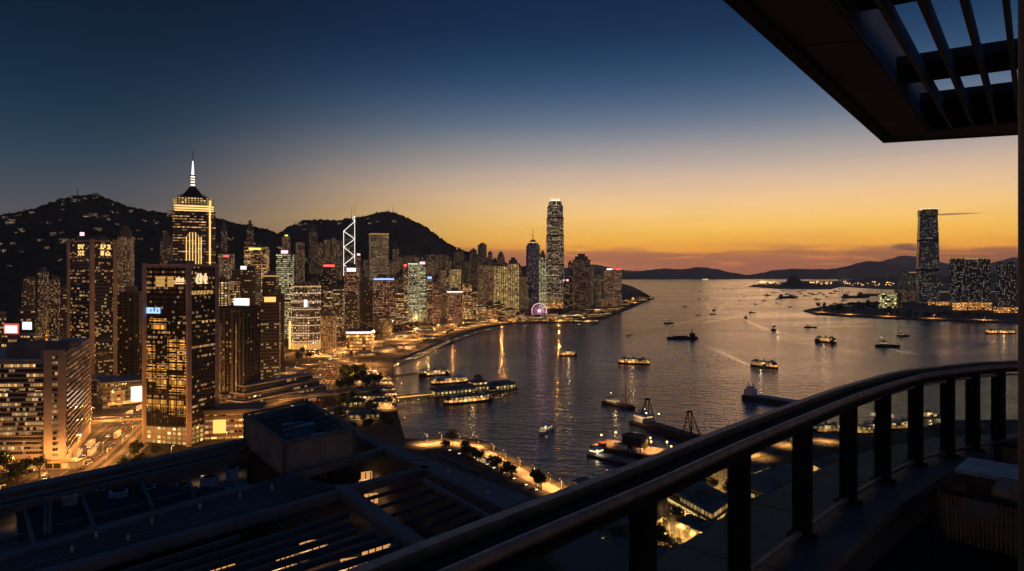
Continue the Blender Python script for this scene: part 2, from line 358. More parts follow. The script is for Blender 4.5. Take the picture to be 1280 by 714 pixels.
h = MATH('ADD', MATH('MULTIPLY', n1, 2.9, tree=t), MATH('ADD', MATH('MULTIPLY', n2, 1.35, tree=t), MATH('MULTIPLY', n3, 0.3, tree=t), tree=t), tree=t)
bp = t.nodes.new('ShaderNodeBump'); bp.inputs['Distance'].default_value = 1.0; t.links.new(h, bp.inputs['Height'])
pm = t.nodes.new('ShaderNodeMapRange'); t.links.new(patch, pm.inputs[0]); pm.inputs[1].default_value = 0.3; pm.inputs[2].default_value = 0.7; pm.inputs[3].default_value = 0.22; pm.inputs[4].default_value = 1.1
t.links.new(pm.outputs[0], bp.inputs['Strength']); t.links.new(bp.outputs[0], b.inputs['Normal'])
b.inputs['Base Color'].default_value = (0.03, 0.06, 0.10, 1); b.inputs['IOR'].default_value = 1.5
pr = t.nodes.new('ShaderNodeMapRange'); t.links.new(patch, pr.inputs[0]); pr.inputs[1].default_value = 0.3; pr.inputs[2].default_value = 0.7; pr.inputs[3].default_value = 0.06; pr.inputs[4].default_value = 0.17
t.links.new(pr.outputs[0], b.inputs['Roughness'])
mb = MB(); S_ = 60000
mb.face([(-S_, -3000, 0), (S_, -3000, 0), (S_, 90000, 0), (-S_, 90000, 0)])
tag(mb.build('water', wm), kind='structure')

SHORE_PX = [(1400,525),(1250,529),(1190,529),(1130,545),(1060,550),(1000,545),(930,566),(850,584),(770,601),(709,612),(640,577),(602,555),(560,550),(528,554),(506,553),
  (497,520),(489,470),(493,452),(522,441),(560,424),(600,411),(640,404.5),(700,404),(745,401),(775,391),(803,379.5),(817,373.5),(803,365),(790,358),(772,353.5),(745,351)]
ISLAND = ccw(px_poly(SHORE_PX) + [(-2500, 13000), (-14000, 9000), (-9000, -600), (1400, -600), (1400, 420)])
KLN_PX = [(1004,389),(1020,393.5),(1060,396),(1100,398),(1140,400),(1200,402),(1270,404.5),(1500,408),(1500,364),(1180,366),(1135,368),(1112,377),(1060,380),(1025,384.5)]
KLN = ccw(px_poly(KLN_PX))
FARL = ccw(px_poly([(935,358.6),(975,361.5),(1038,362),(1050,358.5),(1100,361.5),(1180,364.2),(1500,364.5),(1500,351),(1000,351.5),(948,354.5)]))
def land(name, poly, z=3.0, m_='ground'):
    mb = MB(); mb.face([(p[0], p[1], z) for p in poly]); n = len(poly); mb.cur = 1
    for i in range(n):
        a, b_ = poly[i], poly[(i+1) % n]; mb.face([(a[0],a[1],-2),(b_[0],b_[1],-2),(b_[0],b_[1],z),(a[0],a[1],z)])
    return tag(mb.build(name, [M[m_], M['seawall']]), kind='structure')
land('ground', ISLAND); land('peninsula_ground', KLN); land('port_ground', FARL, 2.5)

# --- hills
def interp(tab, x):
    if x <= tab[0][0]: return tab[0][1]
    for (a, va), (b_, vb) in zip(tab, tab[1:]):
        if x <= b_: return va + (vb-va)*(x-a)/(b_-a)
    return tab[-1][1]
def heightfield(name, ridge, dr, x0, x1, step, front, back, m_, rough=14, base=0, ns=260.0, rows=26, fpow=1.25):
    mb = MB(); cols = []; x = x0
    while x <= x1: cols.append(x); x += step
    g = []
    for px in cols:
        D = interp(dr, px) if isinstance(dr, list) else dr
        H = EYE + (HY - interp(ridge, px))/F*D; col_ = []
        for k in range(rows+1):
            s = k/rows; d = D - front + s*(front+back)
            r = (d-(D-front))/front if d <= D else 1-(d-D)/back
            r = max(0.0, min(1.0, r)); X_ = (px-HX)/F*D*(0.55+0.45*d/D) if False else (px-HX)/F*d
            q = noise.fractal(Vector((X_/ns, d/ns, 3.1)), 1.0, 2.0, 5)
            hgt = base + max(0, H-base)*(r**fpow) + q*rough*2.2*r*(1-r)*2 + noise.noise(Vector((X_/35.0, d/35.0, 0)))*rough*0.25*(r**0.5)
            col_.append((X_, d, hgt))
        g.append(col_)
    for i in range(len(g)-1):
        for k in range(rows): mb.face([g[i][k], g[i+1][k], g[i+1][k+1], g[i][k+1]], None, True)
    o = mb.build(name, m_); tag(o, kind='structure'); return g
HR1 = [(-260,300),(-120,285),(-40,277),(0,268),(30,263),(60,254),(75,248),(92,243.5),(120,242),(135,246),(155,255),(190,263),(225,269),(270,271),(300,279),(330,286),(352,293),(400,312),(450,345)]
HR2 = [(300,330),(335,300),(352,292),(364,284),(380,277.5),(400,276),(420,278),(440,274),(455,272),(472,267),(484,265.5),(496,268),(512,275),(528,283),(540,291),(552,301),(565,309),(600,322),(640,333),(690,340)]
hill1 = heightfield('hills', HR1, [(-260,2300),(0,2600),(450,3100)], -260, 450, 5, 1250, 700, M['leafd'])
hill2 = heightfield('hills', HR2, [(300,3900),(490,4300),(690,4800)], 296, 690, 4, 1500, 900, M['leafd'])
farm = mat('distant hill slopes', (0.035,0.045,0.04), 0.95, scale=0.001)
FR1 = [(640,346),(700,341),(735,337),(760,336),(781,339.5),(812,337.5),(832,335),(854,336.5),(878,333.5),(895,335.5),(915,341.5),(938,344),(966,337),(991,336),(1020,337),(1040,336),(1062,332),(1078,327.5),(1088,326),(1103,329),(1125,332),(1160,336),(1200,339),(1260,341),(1340,342)]
FR2 = [(900,346),(1000,341),(1040,338),(1080,331),(1103,326),(1118,321),(1131,317.5),(1145,319),(1165,324),(1195,330),(1225,331),(1245,327),(1262,322),(1300,318),(1400,325),(1500,335)]
FR3 = [(560,346),(650,342),(700,337),(725,331),(745,330),(765,335),(800,341),(880,346)]
heightfield('hills', FR1, 17500, 640, 1340, 5, 1800, 2500, farm, rough=110, ns=900, rows=16, fpow=0.9)
heightfield('hills', FR2, 25000, 900, 1500, 6, 4500, 3500, farm, rough=140, ns=1300, rows=12, fpow=0.9)
heightfield('hills', FR3, 24000, 560, 880, 6, 2500, 3500, farm, rough=110, ns=1300, rows=12, fpow=0.9)
SR = [(968,361),(974,357),(982,353),(985,347.5),(989,344.8),(994,344.5),(998,347.5),(1003,352),(1012,353.5),(1025,355.5),(1036,358),(1041,361)]
heightfield('island_hill', SR, 6600, 968, 1041, 2, 350, 500, M['leafd'], rough=6, ns=160, rows=10)
LR = [(1040,352),(1060,350),(1090,347),(1120,345),(1140,347),(1180,344),(1240,341),(1320,340)]
heightfield('hills', LR, 9500, 1040, 1320, 4, 600, 1500, farm, rough=20, ns=600, rows=12)

# --- roads
ROADS = []
def ribbon(pts, wd, z, mb):
    n = len(pts); L_, R_ = [], []; u = [0.0]
    for i, p in enumerate(pts):
        d = (Vector(pts[min(i+1, n-1)]) - Vector(pts[max(i-1, 0)])); d.normalize(); nn = Vector((-d.y, d.x))*wd/2
        L_.append((p[0]+nn.x, p[1]+nn.y, z)); R_.append((p[0]-nn.x, p[1]-nn.y, z))
        if i: u.append(u[-1]+math.dist(pts[i-1], p))
    for i in range(n-1): mb.face([R_[i], R_[i+1], L_[i+1], L_[i]], [(u[i],0),(u[i+1],0),(u[i+1],wd),(u[i],wd)])
    return L_, R_
def smooth_line(pts, step=12.0):
    out = []
    n = len(pts)
    for i in range(n-1):
        p0, p1, p2, p3 = (Vector(pts[max(i-1,0)]), Vector(pts[i]), Vector(pts[i+1]), Vector(pts[min(i+2,n-1)]))
        k = max(1, int((p2-p1).length/step))
        for j in range(k):
            s = j/k; out.append(tuple(0.5*((2*p1)+(p2-p0)*s+(2*p0-5*p1+4*p2-p3)*s*s+(3*p1-p0-3*p2+p3)*s**3)))
    out.append(tuple(pts[-1])); return out
def offset_line(pts, off):
    n = len(pts); o = []
    for i, p in enumerate(pts):
        d = Vector(pts[min(i+1,n-1)])-Vector(pts[max(i-1,0)]); d.normalize(); o.append((p[0]-d.y*off, p[1]+d.x*off))
    return o
def road(name, pxs, wd, z=3.15, lanes=4, kerb=True):
    pts = smooth_line([tuple(G(a, b_, z)[:2]) for a, b_ in pxs]); ROADS.append((pts, wd, z))
    mb = MB(); ribbon(pts, wd, z, mb); tag(mb.build(name, M['asphalt']), kind='structure')
    if kerb:
        mb = MB(); 
        for s in (-1, 1):
            o = offset_line(pts, s*(wd/2+1.8)); ribbon(o, 3.6, z+0.14, mb)
        tag(mb.build('pavement', M['pave']), kind='structure')
    mb = MB(); 
    for k in range(1, lanes):
        o = offset_line(pts, -wd/2+wd*k/lanes)
        for i in range(0, len(o)-1, 1 if k == lanes//2 else 2): ribbon(o[i:i+2], 0.28, z+0.02, mb)
    if mb.f: tag(mb.build('lane_markings', M['paint']), kind='structure')
    return pts
r1 = road('road', [(20,640),(62,604),(100,577),(138,546),(170,520),(205,498)], 22, lanes=6)
r1b = road('road', [(110,610),(140,585),(165,563),(185,540),(210,518)], 9, z=3.4, lanes=2)
r1c = road('road', [(-20,592),(40,588),(85,584),(110,575)], 9, z=3.6, lanes=2, kerb=False)
r2 = road('road', [(352,540),(383,504),(401,478),(416,457),(424,444),(415,437)], 26, lanes=6)
r3 = road('road', [(378,447),(410,443.5),(443,434.5),(480,426),(506,420),(535,411),(575,403.5),(620,398),(690,395.5),(735,393)], 18, z=3.3, lanes=4)
r4 = road('road', [(374,436),(404,446),(438,455),(461,466),(478,477),(484,492),(475,512)], 12, z=3.45, lanes=2)
r5 = road('road', [(190,590),(240,573),(290,560),(330,545)], 12, z=3.5, lanes=2)
r6 = road('road', [(296,520),(318,500),(345,478),(372,462),(392,455)], 10, z=3.5, lanes=2)
r7 = road('road', [(690,640),(745,655),(800,690)], 9, z=3.3, lanes=2, kerb=False)
r8 = road('road', [(330,452),(352,446),(374,440)], 10, z=3.6, lanes=2)
promA = ccw([tuple(G(a, b_, 3.2)[:2]) for a, b_ in [(512,556),(530,554.5),(560,551.5),(601,556.5),(640,579),(704,613),(690,618),(650,597),(610,577),(575,566),(540,561)]])
mb = MB(); mb.face([(x, y, 3.2) for x, y in promA]); tag(mb.build('promenade', M['pave']), kind='structure')
mb = MB(); pp = smooth_line([tuple(G(a, b_, 3.2)[:2]) for a, b_ in [(709,617),(770,606),(850,588),(930,571),(1000,549),(1060,554)]]); ribbon(pp, 14, 3.2, mb)
tag(mb.build('promenade', M['pave']), kind='structure'); promB = pp
mb = MB(); pc = smooth_line([tuple(G(a, b_, 3.2)[:2]) for a, b_ in [(497,452),(524,444),(562,427),(602,414),(642,407.5),(702,407),(746,403.5)]]); ribbon(pc, 9, 3.2, mb)
tag(mb.build('promenade', M['pave']), kind='structure')
mb = MB(); pk = smooth_line([tuple(G(a, b_, 3.2)[:2]) for a, b_ in [(1010,389),(1060,393),(1100,395),(1140,397),(1200,399),(1275,401)]], 60); ribbon(pk, 14, 3.2, mb)
tag(mb.build('promenade', M['pave']), kind='structure')

# ================================================================== STREET LAMPS
def make_lamp(hgt=11.0, m_='lamp', col=(1,0.40,0.09), power=34000, label='', light=True, group='', spot=True):
    r = empty('street_lamp', (0,0,0), 0, label, 'street lamp', group)
    mb = MB(); mb.bar((0,0,0),(0,0,hgt),0.14,0.09,6); mb.build('pole', M['lampmetal'], r)
    mb = MB(); mb.bar((0,0,hgt-0.3),(1.8,0,hgt),0.07,0.06,5); mb.build('arm', M['lampmetal'], r)
    h_ = MB().box((2.2,0,hgt),(1.1,0.45,0.22)).build('lamp_head', M['lampmetal'], r)
    MB().box((2.2,0,hgt-0.16),(0.9,0.38,0.12)).build('bulb', E[m_], h_)
    if light:
        ld = bpy.data.lights.new('lamp_light', 'SPOT' if spot else 'POINT')
        if spot: ld.spot_size = math.radians(162 if hgt > 10 else 140); ld.spot_blend = .5
        ld.energy = power; ld.color = col; ld.shadow_soft_size = 0.35
        lo = bpy.data.objects.new('lamp_light', ld); C.objects.link(lo); lo.parent = r; lo.location = (2.2, 0, hgt-0.6)
    return r
def make_port(label, group):
    r = empty('floodlight_tower', (0,0,0), 0, label, 'floodlight', group); MB().bar((0,0,0),(0,0,30),1.2,.8,5).build('pole', M['lampmetal'], r)
    MB().bar((0,0,30),(0,0,34),5,5,8).build('lamp_cluster', E['port'], r); return r
_lamps = {}
def lamp(kind, x, y, z, rz, label, group):
    key = (kind, group)
    if key not in _lamps:
        o = {'sod': lambda: make_lamp(label=label, group=group, power=13000, spot=False), 'street': lambda: make_lamp(12.0, 'lamp', (1,0.40,0.10), 27000, label, True, group, False), 'sodfar': lambda: make_lamp(12.0, 'lamp', (1,0.42,0.10), 120000, label, True, group), 'soft': lambda: make_lamp(7.5, 'lamp', (1,0.44,0.12), 24000, label, True, group),
             'white': lambda: make_lamp(7.0, 'lampw', (1,0.8,0.55), 7000, label, True, group), 'far': lambda: make_lamp(14.0, 'lamp', (1,0.5,0.16), 60000, label, True, group),
             'pier': lambda: make_lamp(5.0, 'lamp', (1,0.6,0.22), 500, label, True, group),
             'gard': lambda: make_lamp(8.0, 'lamp', (1,0.5,0.16), 16000, label, True, group), 'port': lambda: make_port(label, group),
             'dot': lambda: make_lamp(8.0, 'lamp', (1,0.5,0.16), 0, label, False, group)}[kind]()
        _lamps[key] = o; o.location = (x, y, z); o.rotation_euler = (0,0,rz); return o
    return copy_tree(_lamps[key], (x, y, z), rz)
def lamps_along(pts, wd, z, step, kind, label, group, sides=(1,-1)):
    acc = step*0.5; s = 0
    for i in range(len(pts)-1):
        a, b_ = Vector(pts[i][:2]), Vector(pts[i+1][:2]); l = (b_-a).length; d = (b_-a)/max(l, 1e-6)
        while acc < l:
            p = a + d*acc; sd_ = sides[s % len(sides)]; s += 1
            n_ = Vector((-d.y, d.x))*sd_; q = p + n_*(wd/2+1.2)
            lamp(kind, q.x, q.y, z, math.atan2(-n_.y, -n_.x), label, group); acc += step
        acc -= l
GL = 'sodium street lamps along the roads'
lamps_along(r1, 22, 3.2, 30, 'sod', 'tall sodium street lamp beside the wide expressway by the beige hotel', 'lamps of the expressway by the hotel')
lamps_along(r1b, 9, 3.4, 34, 'sod', 'tall sodium street lamp on the slip road right of the wide expressway', 'lamps of the slip road', sides=(1,))
lamps_along(r2, 26, 3.2, 34, 'sod', 'tall sodium street lamp over the wide orange avenue above the covered footbridge', 'lamps of the orange avenue')
lamps_along(r3, 18, 3.3, 55, 'sodfar', 'sodium street lamp on the long waterfront road towards the wheel', 'lamps of the waterfront road')
lamps_along(r4, 12, 3.45, 36, 'soft', 'sodium street lamp on the curved road beside the dark park by the water', 'lamps of the curved park road', sides=(1,))
lamps_along(r5, 12, 3.5, 45, 'sod', 'sodium street lamp at the foot of the gold mirrored tower', 'lamps at the mirrored tower foot', sides=(1,))
lamps_along(r6, 10, 3.5, 40, 'soft', 'low street lamp on the sloping side road behind the long podium', 'lamps of the podium side road', sides=(1,))
lamps_along(r8, 10, 3.6, 30, 'sod', 'street lamp before the curved tower with lit rings', 'lamps at the ringed tower', sides=(1,))
lamps_along(r7, 9, 3.3, 40, 'soft', 'low street lamp beside the flat dark roofs seen under the handrail', 'lamps under the handrail', sides=(1,))
lamps_along(r1c, 9, 3.6, 34, 'sod', 'street lamp lighting the hotel forecourt', 'lamps of the hotel forecourt', sides=(-1,))
gA = 'lamps of the lit promenade pier'
for (a, b_) in [(534,553),(552,551),(575,552),(598,556),(617,566),(632,574),(650,584),(668,594),(688,604),(702,612)]:
    q = G(a, b_+1.2, 3.2); lamp('soft', q.x, q.y, 3.2, -2.2, 'promenade lamp on the orange lit walkway at the near harbour edge', gA)
lamps_along(promB, 14, 3.2, 45, 'soft', 'promenade lamp on the lit quay half hidden by the handrail', 'lamps of the quay under the handrail', sides=(-1,))
lamps_along(pc, 9, 3.2, 75, 'white', 'pale promenade lamp on the harbour walk between the park and the wheel', 'lamps of the harbour walk', sides=(1,))
lamps_along(pk, 14, 3.2, 120, 'sodfar', 'lamp on the far waterfront below the tallest tower across the water', 'lamps of the far waterfront', sides=(1,))
r9 = road('road', [(500,431),(540,419.5),(580,410),(620,403.5),(660,400.5),(700,399.5),(740,396)], 10, z=3.3, lanes=2, kerb=False)
lamps_along(r9, 10, 3.3, 60, 'sodfar', 'sodium street lamp on the inner road of the reclaimed strip', 'lamps of the reclaimed strip', sides=(1,))
r10 = road('road', [(742,396),(765,385.5),(785,377.5),(803,371)], 10, z=3.3, lanes=2, kerb=False)
lamps_along(r10, 10, 3.3, 80, 'sodfar', 'sodium street lamp on the road past the twin reddish harbour towers', 'lamps past the twin towers', sides=(1,))
# far port lights
gP = 'lights of the far container port'
for i in range(170):
    px = random.choice([random.uniform(943, 975), random.uniform(1012,1040), random.uniform(1045,1180), random.uniform(1045,1180)])
    py = random.uniform(355.2, 357.8) if px < 1042 else random.uniform(355, 360.5)
    q = G(px, py, 2.5)
    if inside((q.x, q.y), FARL):
        o = lamp('port', q.x, q.y, 2.5, random.uniform(0,6), 'tiny orange floodlight of the container port on the far shore', gP); o.scale = (random.uniform(.4,1.15),)*3

# ================================================================== BUILDINGS
BUILT = []       # (x, y, radius)
def rot_poly(poly, x, y, rz):
    c, s = math.cos(rz), math.sin(rz); return [(x+px*c-py*s, y+px*s+py*c) for px, py in poly]
def shape_poly(kind, w_, d_):
    a, b_ = w_/2, d_/2
    if kind == 'round': return [(a*math.cos(2*math.pi*k/20), b_*math.sin(2*math.pi*k/20)) for k in range(20)]
    if kind == 'oct': c = 0.28; return [(-a+c*w_,-b_),(a-c*w_,-b_),(a,-b_+c*d_),(a,b_-c*d_),(a-c*w_,b_),(-a+c*w_,b_),(-a,b_-c*d_),(-a,-b_+c*d_)]
    if kind == 'cross':
        c, e = w_*0.26, d_*0.26; return [(-a+c,-b_),(a-c,-b_),(a-c,-b_+e),(a,-b_+e),(a,b_-e),(a-c,b_-e),(a-c,b_),(-a+c,b_),(-a+c,b_-e),(-a,b_-e),(-a,-b_+e),(-a+c,-b_+e)]
    if kind == 'bays':
        pts = []; n = 4
        for k in range(n):
            x0 = -a + w_*k/n; x1 = -a + w_*(k+1)/n; g = w_/n*0.22
            pts += [(x0+g, -b_), (x1-g, -b_), (x1-g, -b_+3), (x1+g if k < n-1 else x1, -b_+3)]
        return [p for p in pts] + [(a, b_), (-a, b_), (-a, -b_+3)]
    return [(-a,-b_),(a,-b_),(a,b_),(-a,b_)]
HEROES = []
def tower(x0, x1, yt, d, style, label, rot=20, shape='box', asp=0.9, z0=3.0, roof='plant', sign=None, group=None, name='tower', podium=0, cat='building', pillars=None, mast=0, band=None, wallm='beiged'):
    mid = (x0+x1)/2; X_ = (mid-HX)/F*d; phi = math.atan2(X_, d); rz = math.radians(rot)
    pw = (x1-x0)/F*d*math.cos(phi); e = rz + phi     # width seen square to the line of sight
    if shape == 'round': w_ = pw
    else: w_ = pw/(abs(math.cos(e)) + asp*abs(math.sin(e)))
    dp = w_*asp; yc = d + dp*0.5; Xc = (mid-HX)/F*yc*(d/yc) ; Xc = (mid-HX)/F*(d+dp*0.35)
    ztop = EYE + (HY-yt)/F*d; yc = d+dp*0.35
    r = empty(name, (Xc, yc, z0), rz, label, cat, group); H = ztop - z0
    BUILT.append((Xc, yc, max(w_, dp)*0.6))
    body_top = H
    if not group: HEROES.append((x0, x1, yt, HY+(EYE-z0)*F/d, d))
    poly = shape_poly(shape, w_, dp)
    m_ = FM[style]
    MB().prism(poly, podium, body_top, cap=True).build('facade', [m_], r)
    # roof slab and plant rooms
    s = MB(); rp = [(p[0]*1.015, p[1]*1.015) for p in poly]; s.prism(rp, body_top-0.2, body_top+1.3); s.build('parapet', M['roofl' if wallm=='beiged' else wallm], r)
    if roof == 'plant':
        q = MB(); hh = random.uniform(3, 7); q.box((random.uniform(-.1,.1)*w_, random.uniform(-.1,.1)*dp, body_top+1.3+hh/2), (w_*random.uniform(.35,.6), dp*random.uniform(.35,.6), hh))
        if random.random() < 0.6: q.box((random.uniform(-.2,.2)*w_, 0, body_top+1.3+hh+1.5), (w_*0.2, dp*0.25, 3))
        q.build('plant_room', M['roofl'], r)
    elif roof == 'step':
        q = MB(); q.prism([(a*0.72, b_*0.72) for a, b_ in poly], body_top+1.3, body_top+H*0.05+4); q.prism([(a*0.4, b_*0.4) for a, b_ in poly], body_top+H*0.05+4, body_top+H*0.08+8)
        q.build('stepped_crown', M['conc'], r)
    elif roof == 'pyramid':
        MB().prism([(a*0.95, b_*0.95) for a, b_ in poly], body_top+1.3, body_top+w_*0.5, top=[(a*0.05, b_*0.05) for a, b_ in poly]).build('pitched_roof', M['roof'], r)
    if podium: MB().prism([(a*1.5, b_*1.5) for a, b_ in shape_poly('box', w_, dp)], 0, podium).build('podium', [FM['podium']], r)
    if mast: MB().bar((0,0,body_top+1), (0,0,body_top+mast), 0.8, 0.25, 5).build('mast', M['metal'], r)
    if pillars:
        for (sx, sy) in ((-1,-1),(1,-1),(1,1),(-1,1)):
            MB().box((sx*w_/2, sy*dp/2, body_top/2+1), (pillars, pillars, body_top+2)).build('corner_pillar', M['beige'], r)
    if band:    # lit strip round the roof edge
        MB().prism([(a*1.03, b_*1.03) for a, b_ in poly], body_top-3.0, body_top-0.5).build('light_band', E[band], r)
    if sign:
        col_, sw, sh, up = sign       # colour, width fraction, height m, raised?
        z_ = body_top + 1.5 + sh/2 if up else body_top - 2 - sh/2
        f = MB().box((0, -dp/2-0.9, z_), (w_*sw, 0.5, sh)).build('roof_sign', E[col_], r)
        MB().box((0, -dp/2-0.45, z_), (w_*sw*1.06, 0.35, sh*1.12)).build('sign_frame', M['metal'], f)
        if abs(math.sin(e)) > 0.35:
            sgn = 1 if X_ < 0 else -1
            MB().box((sgn*(w_/2+0.6), 0, z_), (0.5, dp*sw*0.8, sh)).build('side_sign', E[col_], r)
    return r

# ---- far skyline round the twin towers by the water (left of centre to centre)
T = tower
GT = 'towers on the city waterfront'
R_ = 18
T(461,486,292,2150,'silver','tall square pale gridded tower alone against the dark mountain',R_,asp=1.0,roof=None,name='office_tower',band='goldd')
T(466,493,347,1560,'brown','rosy tower topped by a blue neon line, in front of the tall pale gridded tower',12,roof='plant',name='office_tower',sign=('blue',0.95,3.5,False))
T(510,522.5,329,1750,'cool','greenish lit slim tower with violet lights, right of the blue topped tower',R_,name='office_tower',band='green')
T(522.5,532,331,1760,'cool','yellow green lit slim tower with a pink roof sign',R_,name='office_tower',sign=('pink',0.8,6,True))
T(504,508.5,334,1800,'brown','very thin tower with violet side lights',R_,name='office_tower',sign=('red',0.9,6,True))
T(533,540,345,1720,'office','thin dark tower with a cold white sign at its top',R_,name='office_tower',sign=('blue',0.9,5,False))
T(540,550,362,1690,'brown','low brown office block beside the thin tower with the cold white sign',R_,name='office_block')
T(550,558,338,1900,'resil','slim beige tower between two lower brown blocks',R_,name='apartment_tower',shape='cross')
T(559,578,364,1650,'brown','squat rosy building with a white line along its roof, near the waterfront road',8,name='office_block',band='line')
T(561,577,337,2000,'gold','golden windowed tower behind the squat rosy building',R_,name='apartment_tower',shape='cross')
T(578,590,355,1850,'officew','warm lit block left of the tall pale double tower',R_,name='office_block')
T(597,617,332,1900,'resil','tall pale tower with dense small lights and a glowing foot',10,name='hotel_tower',podium=12,shape='bays',asp=.5)
T(617,634,333,2000,'gold','first golden tower with vertical bright bays, right of the pale double tower',8,name='hotel_tower',shape='bays',asp=.6)
T(634,649,330,2060,'gold','second golden tower with vertical bright bays, next to the dark round topped tower',8,name='hotel_tower',shape='bays',asp=.6,roof='step')
T(649,660,345,2200,'resi','dim tower filling the gap before the round topped tower',R_,name='apartment_tower')
T(596.5,609,306,2700,'resid','dark residential tower rising above the skyline, tallest of its trio',R_,name='apartment_tower',shape='cross',group=None)
T(587,596.5,313,2750,'resid','dark residential tower left of the tallest of the trio on the skyline',R_,name='apartment_tower',shape='cross')
T(609.5,616,316,2720,'resid','dark residential tower right of the tallest of the trio on the skyline',R_,name='apartment_tower',shape='cross')
T(621,631,322,2600,'resid','dark stepped block just right of the trio on the skyline',R_,name='apartment_tower',roof='step')
T(567,581,315,2800,'resid','dim residential tower where the mountain slope meets the skyline',R_,name='apartment_tower',shape='cross')
T(641,644,338,2500,'resid','needle thin dark tower with a mast, left of the round topped tower',R_,name='apartment_tower',mast=10)
T(673,683.5,322,2150,'cool','shorter greenish lit tower between the round topped tower and the tallest tower',R_,name='office_tower',shape='oct',roof='step')
T(706,711,360,2350,'resid','low thin block right of the tallest tower',R_,name='office_block')
T(710,716,329,2600,'dark','thin dark slab right of the tallest waterfront tower',R_,name='office_tower')
T(715.5,738,325,2350,'resid','broad dark speckled tower with a castle like roof, right of the tallest tower',5,name='office_tower',roof='step',asp=.7)
T(738,742,333,2650,'resi','thin pale sliver of a tower behind the broad dark speckled tower',R_,name='apartment_tower')
T(743,753,343,2500,'resi','brownish rounded tower left of the twin with the red sign',R_,name='apartment_tower',shape='oct')
T(754.5,766,338,2350,'brown','left twin of the reddish harbour towers, with a white roof sign',12,name='office_tower',sign=('white',0.8,5,True))
T(766,777,338,2400,'brown','right twin of the reddish harbour towers, with a red roof sign',12,name='office_tower',sign=('red',0.8,5,True))
T(704,712,352,2100,'dark','small dark tower with a pink light at its top, beside the tallest tower foot',R_,name='office_block',sign=('pink',0.5,5,True))
# ---- mid left cluster
T(345,368,318,1300,'cool','tower with bright yellow floors and a red roof sign',14,name='office_tower',sign=('pink',0.4,6,True),roof='plant')
T(353,363,296,2000,'resi','slim tower with a yellow light on top behind the red sign tower',R_,name='apartment_tower',mast=18,sign=('yellow',.4,4,True))
T(369,381,303,2300,'resi','pair of slim beige residential slabs on the slope, left one',R_,name='apartment_tower',shape='bays')
T(386,397,290,2500,'resid','stepped residential tower with a pointed top below the ridge',R_,name='apartment_tower',roof='step')
T(397,404,304,2550,'resi','first of the beige residential towers in a row left of the white braced tower',R_,name='apartment_tower',shape='cross')
T(405,413,300,2600,'resi','second of the beige residential towers in a row left of the white braced tower',R_,name='apartment_tower',shape='cross')
T(414,421,298,2650,'resi','third of the beige residential towers in a row left of the white braced tower',R_,name='apartment_tower',shape='cross')
T(421.5,428,301,2640,'resi','last of the beige residential towers in a row, touching the white braced tower',R_,name='apartment_tower',shape='cross')
T(445,451,320,2150,'brown','slim tower with a red light right of the white braced tower',R_,name='office_tower',sign=('pink',0.7,6,True))
T(430,450,334,1500,'brown','brown tower with a bright white sign in front of the white braced tower',8,name='office_tower',sign=('white',0.62,8,False))
T(403,421,330,1650,'dark','dark tower under a curved red neon sign',10,name='office_tower',sign=('red',0.85,5,False))
T(384,402,352,1500,'dark','dark office tower right of the tower with lit rings',R_,name='office_tower')
T(431,449,369,1200,'dark','plain dark block with a wide lighter roof canopy near the park',5,name='office_block',roof='plant')
T(404,431,362,1330,'office','blocky office with scattered warm windows behind the low pale block',5,name='office_block')
T(401,421,395,1080,'resil','low pale block glowing at its foot beside the waterfront road',8,name='office_block',asp=1.2)
T(449,466,352,1450,'darkb','dark speckled block left of the rosy tower',R_,name='office_block')
T(469,492,398,1350,'dark','low dark box building beside the tree lined street',5,name='office_block')
T(493,509,366,1600,'office','dull glass block behind the bright yellow street junction',R_,name='office_block')
T(433,468,414,1060,'podium','low long hall with a white lit roof edge beside the waterfront road',5,name='exhibition_hall',roof=None,band='line',asp=1.0)
T(305,337,309,1500,'officew','broad hotel tower with a yellow roof sign',10,name='hotel_tower',sign=('yellow',0.55,4,False),roof='plant')
T(308,317,287,2100,'resid','dark slim tower peeping over the broad hotel with the yellow sign',R_,name='apartment_tower',roof='step')
T(272,294,318,1400,'silver','pale octagonal tower with a red sign and a ribbed top',20,name='office_tower',shape='oct',sign=('red',0.35,4,False))
T(276,284,289,1900,'resid','thin stepped tower behind the pale octagonal tower',R_,name='apartment_tower',roof='step')
T(290,327,338,1180,'dark','dark terraced office with a small white sign on its left corner',5,name='office_block',sign=('white',0.25,6,True))
T(328,349,344,1260,'dark','grey banded office with a glowing green line',5,name='office_block',band='goldd')
T(326,351,379,800,'dark','dark tower with an orange lit box on its roof, behind the white billboard tower',15,name='office_tower',sign=('orange',0.62,6,True))
T(338,356,368,950,'darkb','narrow dark tower wedged before the tower with lit rings',R_,name='office_tower')
T(285,300,352,1050,'officew','narrow warm block behind the dark billboard tower',R_,name='office_block')
T(271,287,352,900,'gold','golden windowed slab directly right of the mirrored tower',R_,name='office_block')
# ---- far left
T(26,46,349,1050,'resid','grey residential block at the far left, below the hill lights',10,name='apartment_tower',shape='cross')
T(46,61,340,1100,'resi','taller grey residential block at the far left, second from the picture edge',10,name='apartment_tower',shape='bays')
T(61,76,350,1080,'resi','third residential block at the far left with warm windows',10,name='apartment_tower',shape='cross')
T(76,87,362,1000,'dark','dark slab tight against the twin pillared tower',10,name='office_block')
T(146,168,296,1500,'resil','slender pale residential tower between the two pillared towers',10,name='apartment_tower',shape='bays',asp=.8,roof='step')
T(144,180,366,800,'darkb','ribbed dark tower with vertical pale fins left of the mirrored tower',12,name='office_tower',shape='bays',asp=.8)
T(-30,8,392,640,'dark','dark low tower cut by the left picture edge',0,name='office_block')
T(22,44,388,700,'dark','bluish grey slab behind the two glowing screens',0,name='office_block')
T(200,216,302,1700,'resid','dark apartment tower left of the tall spired tower',R_,name='apartment_tower',roof='step')
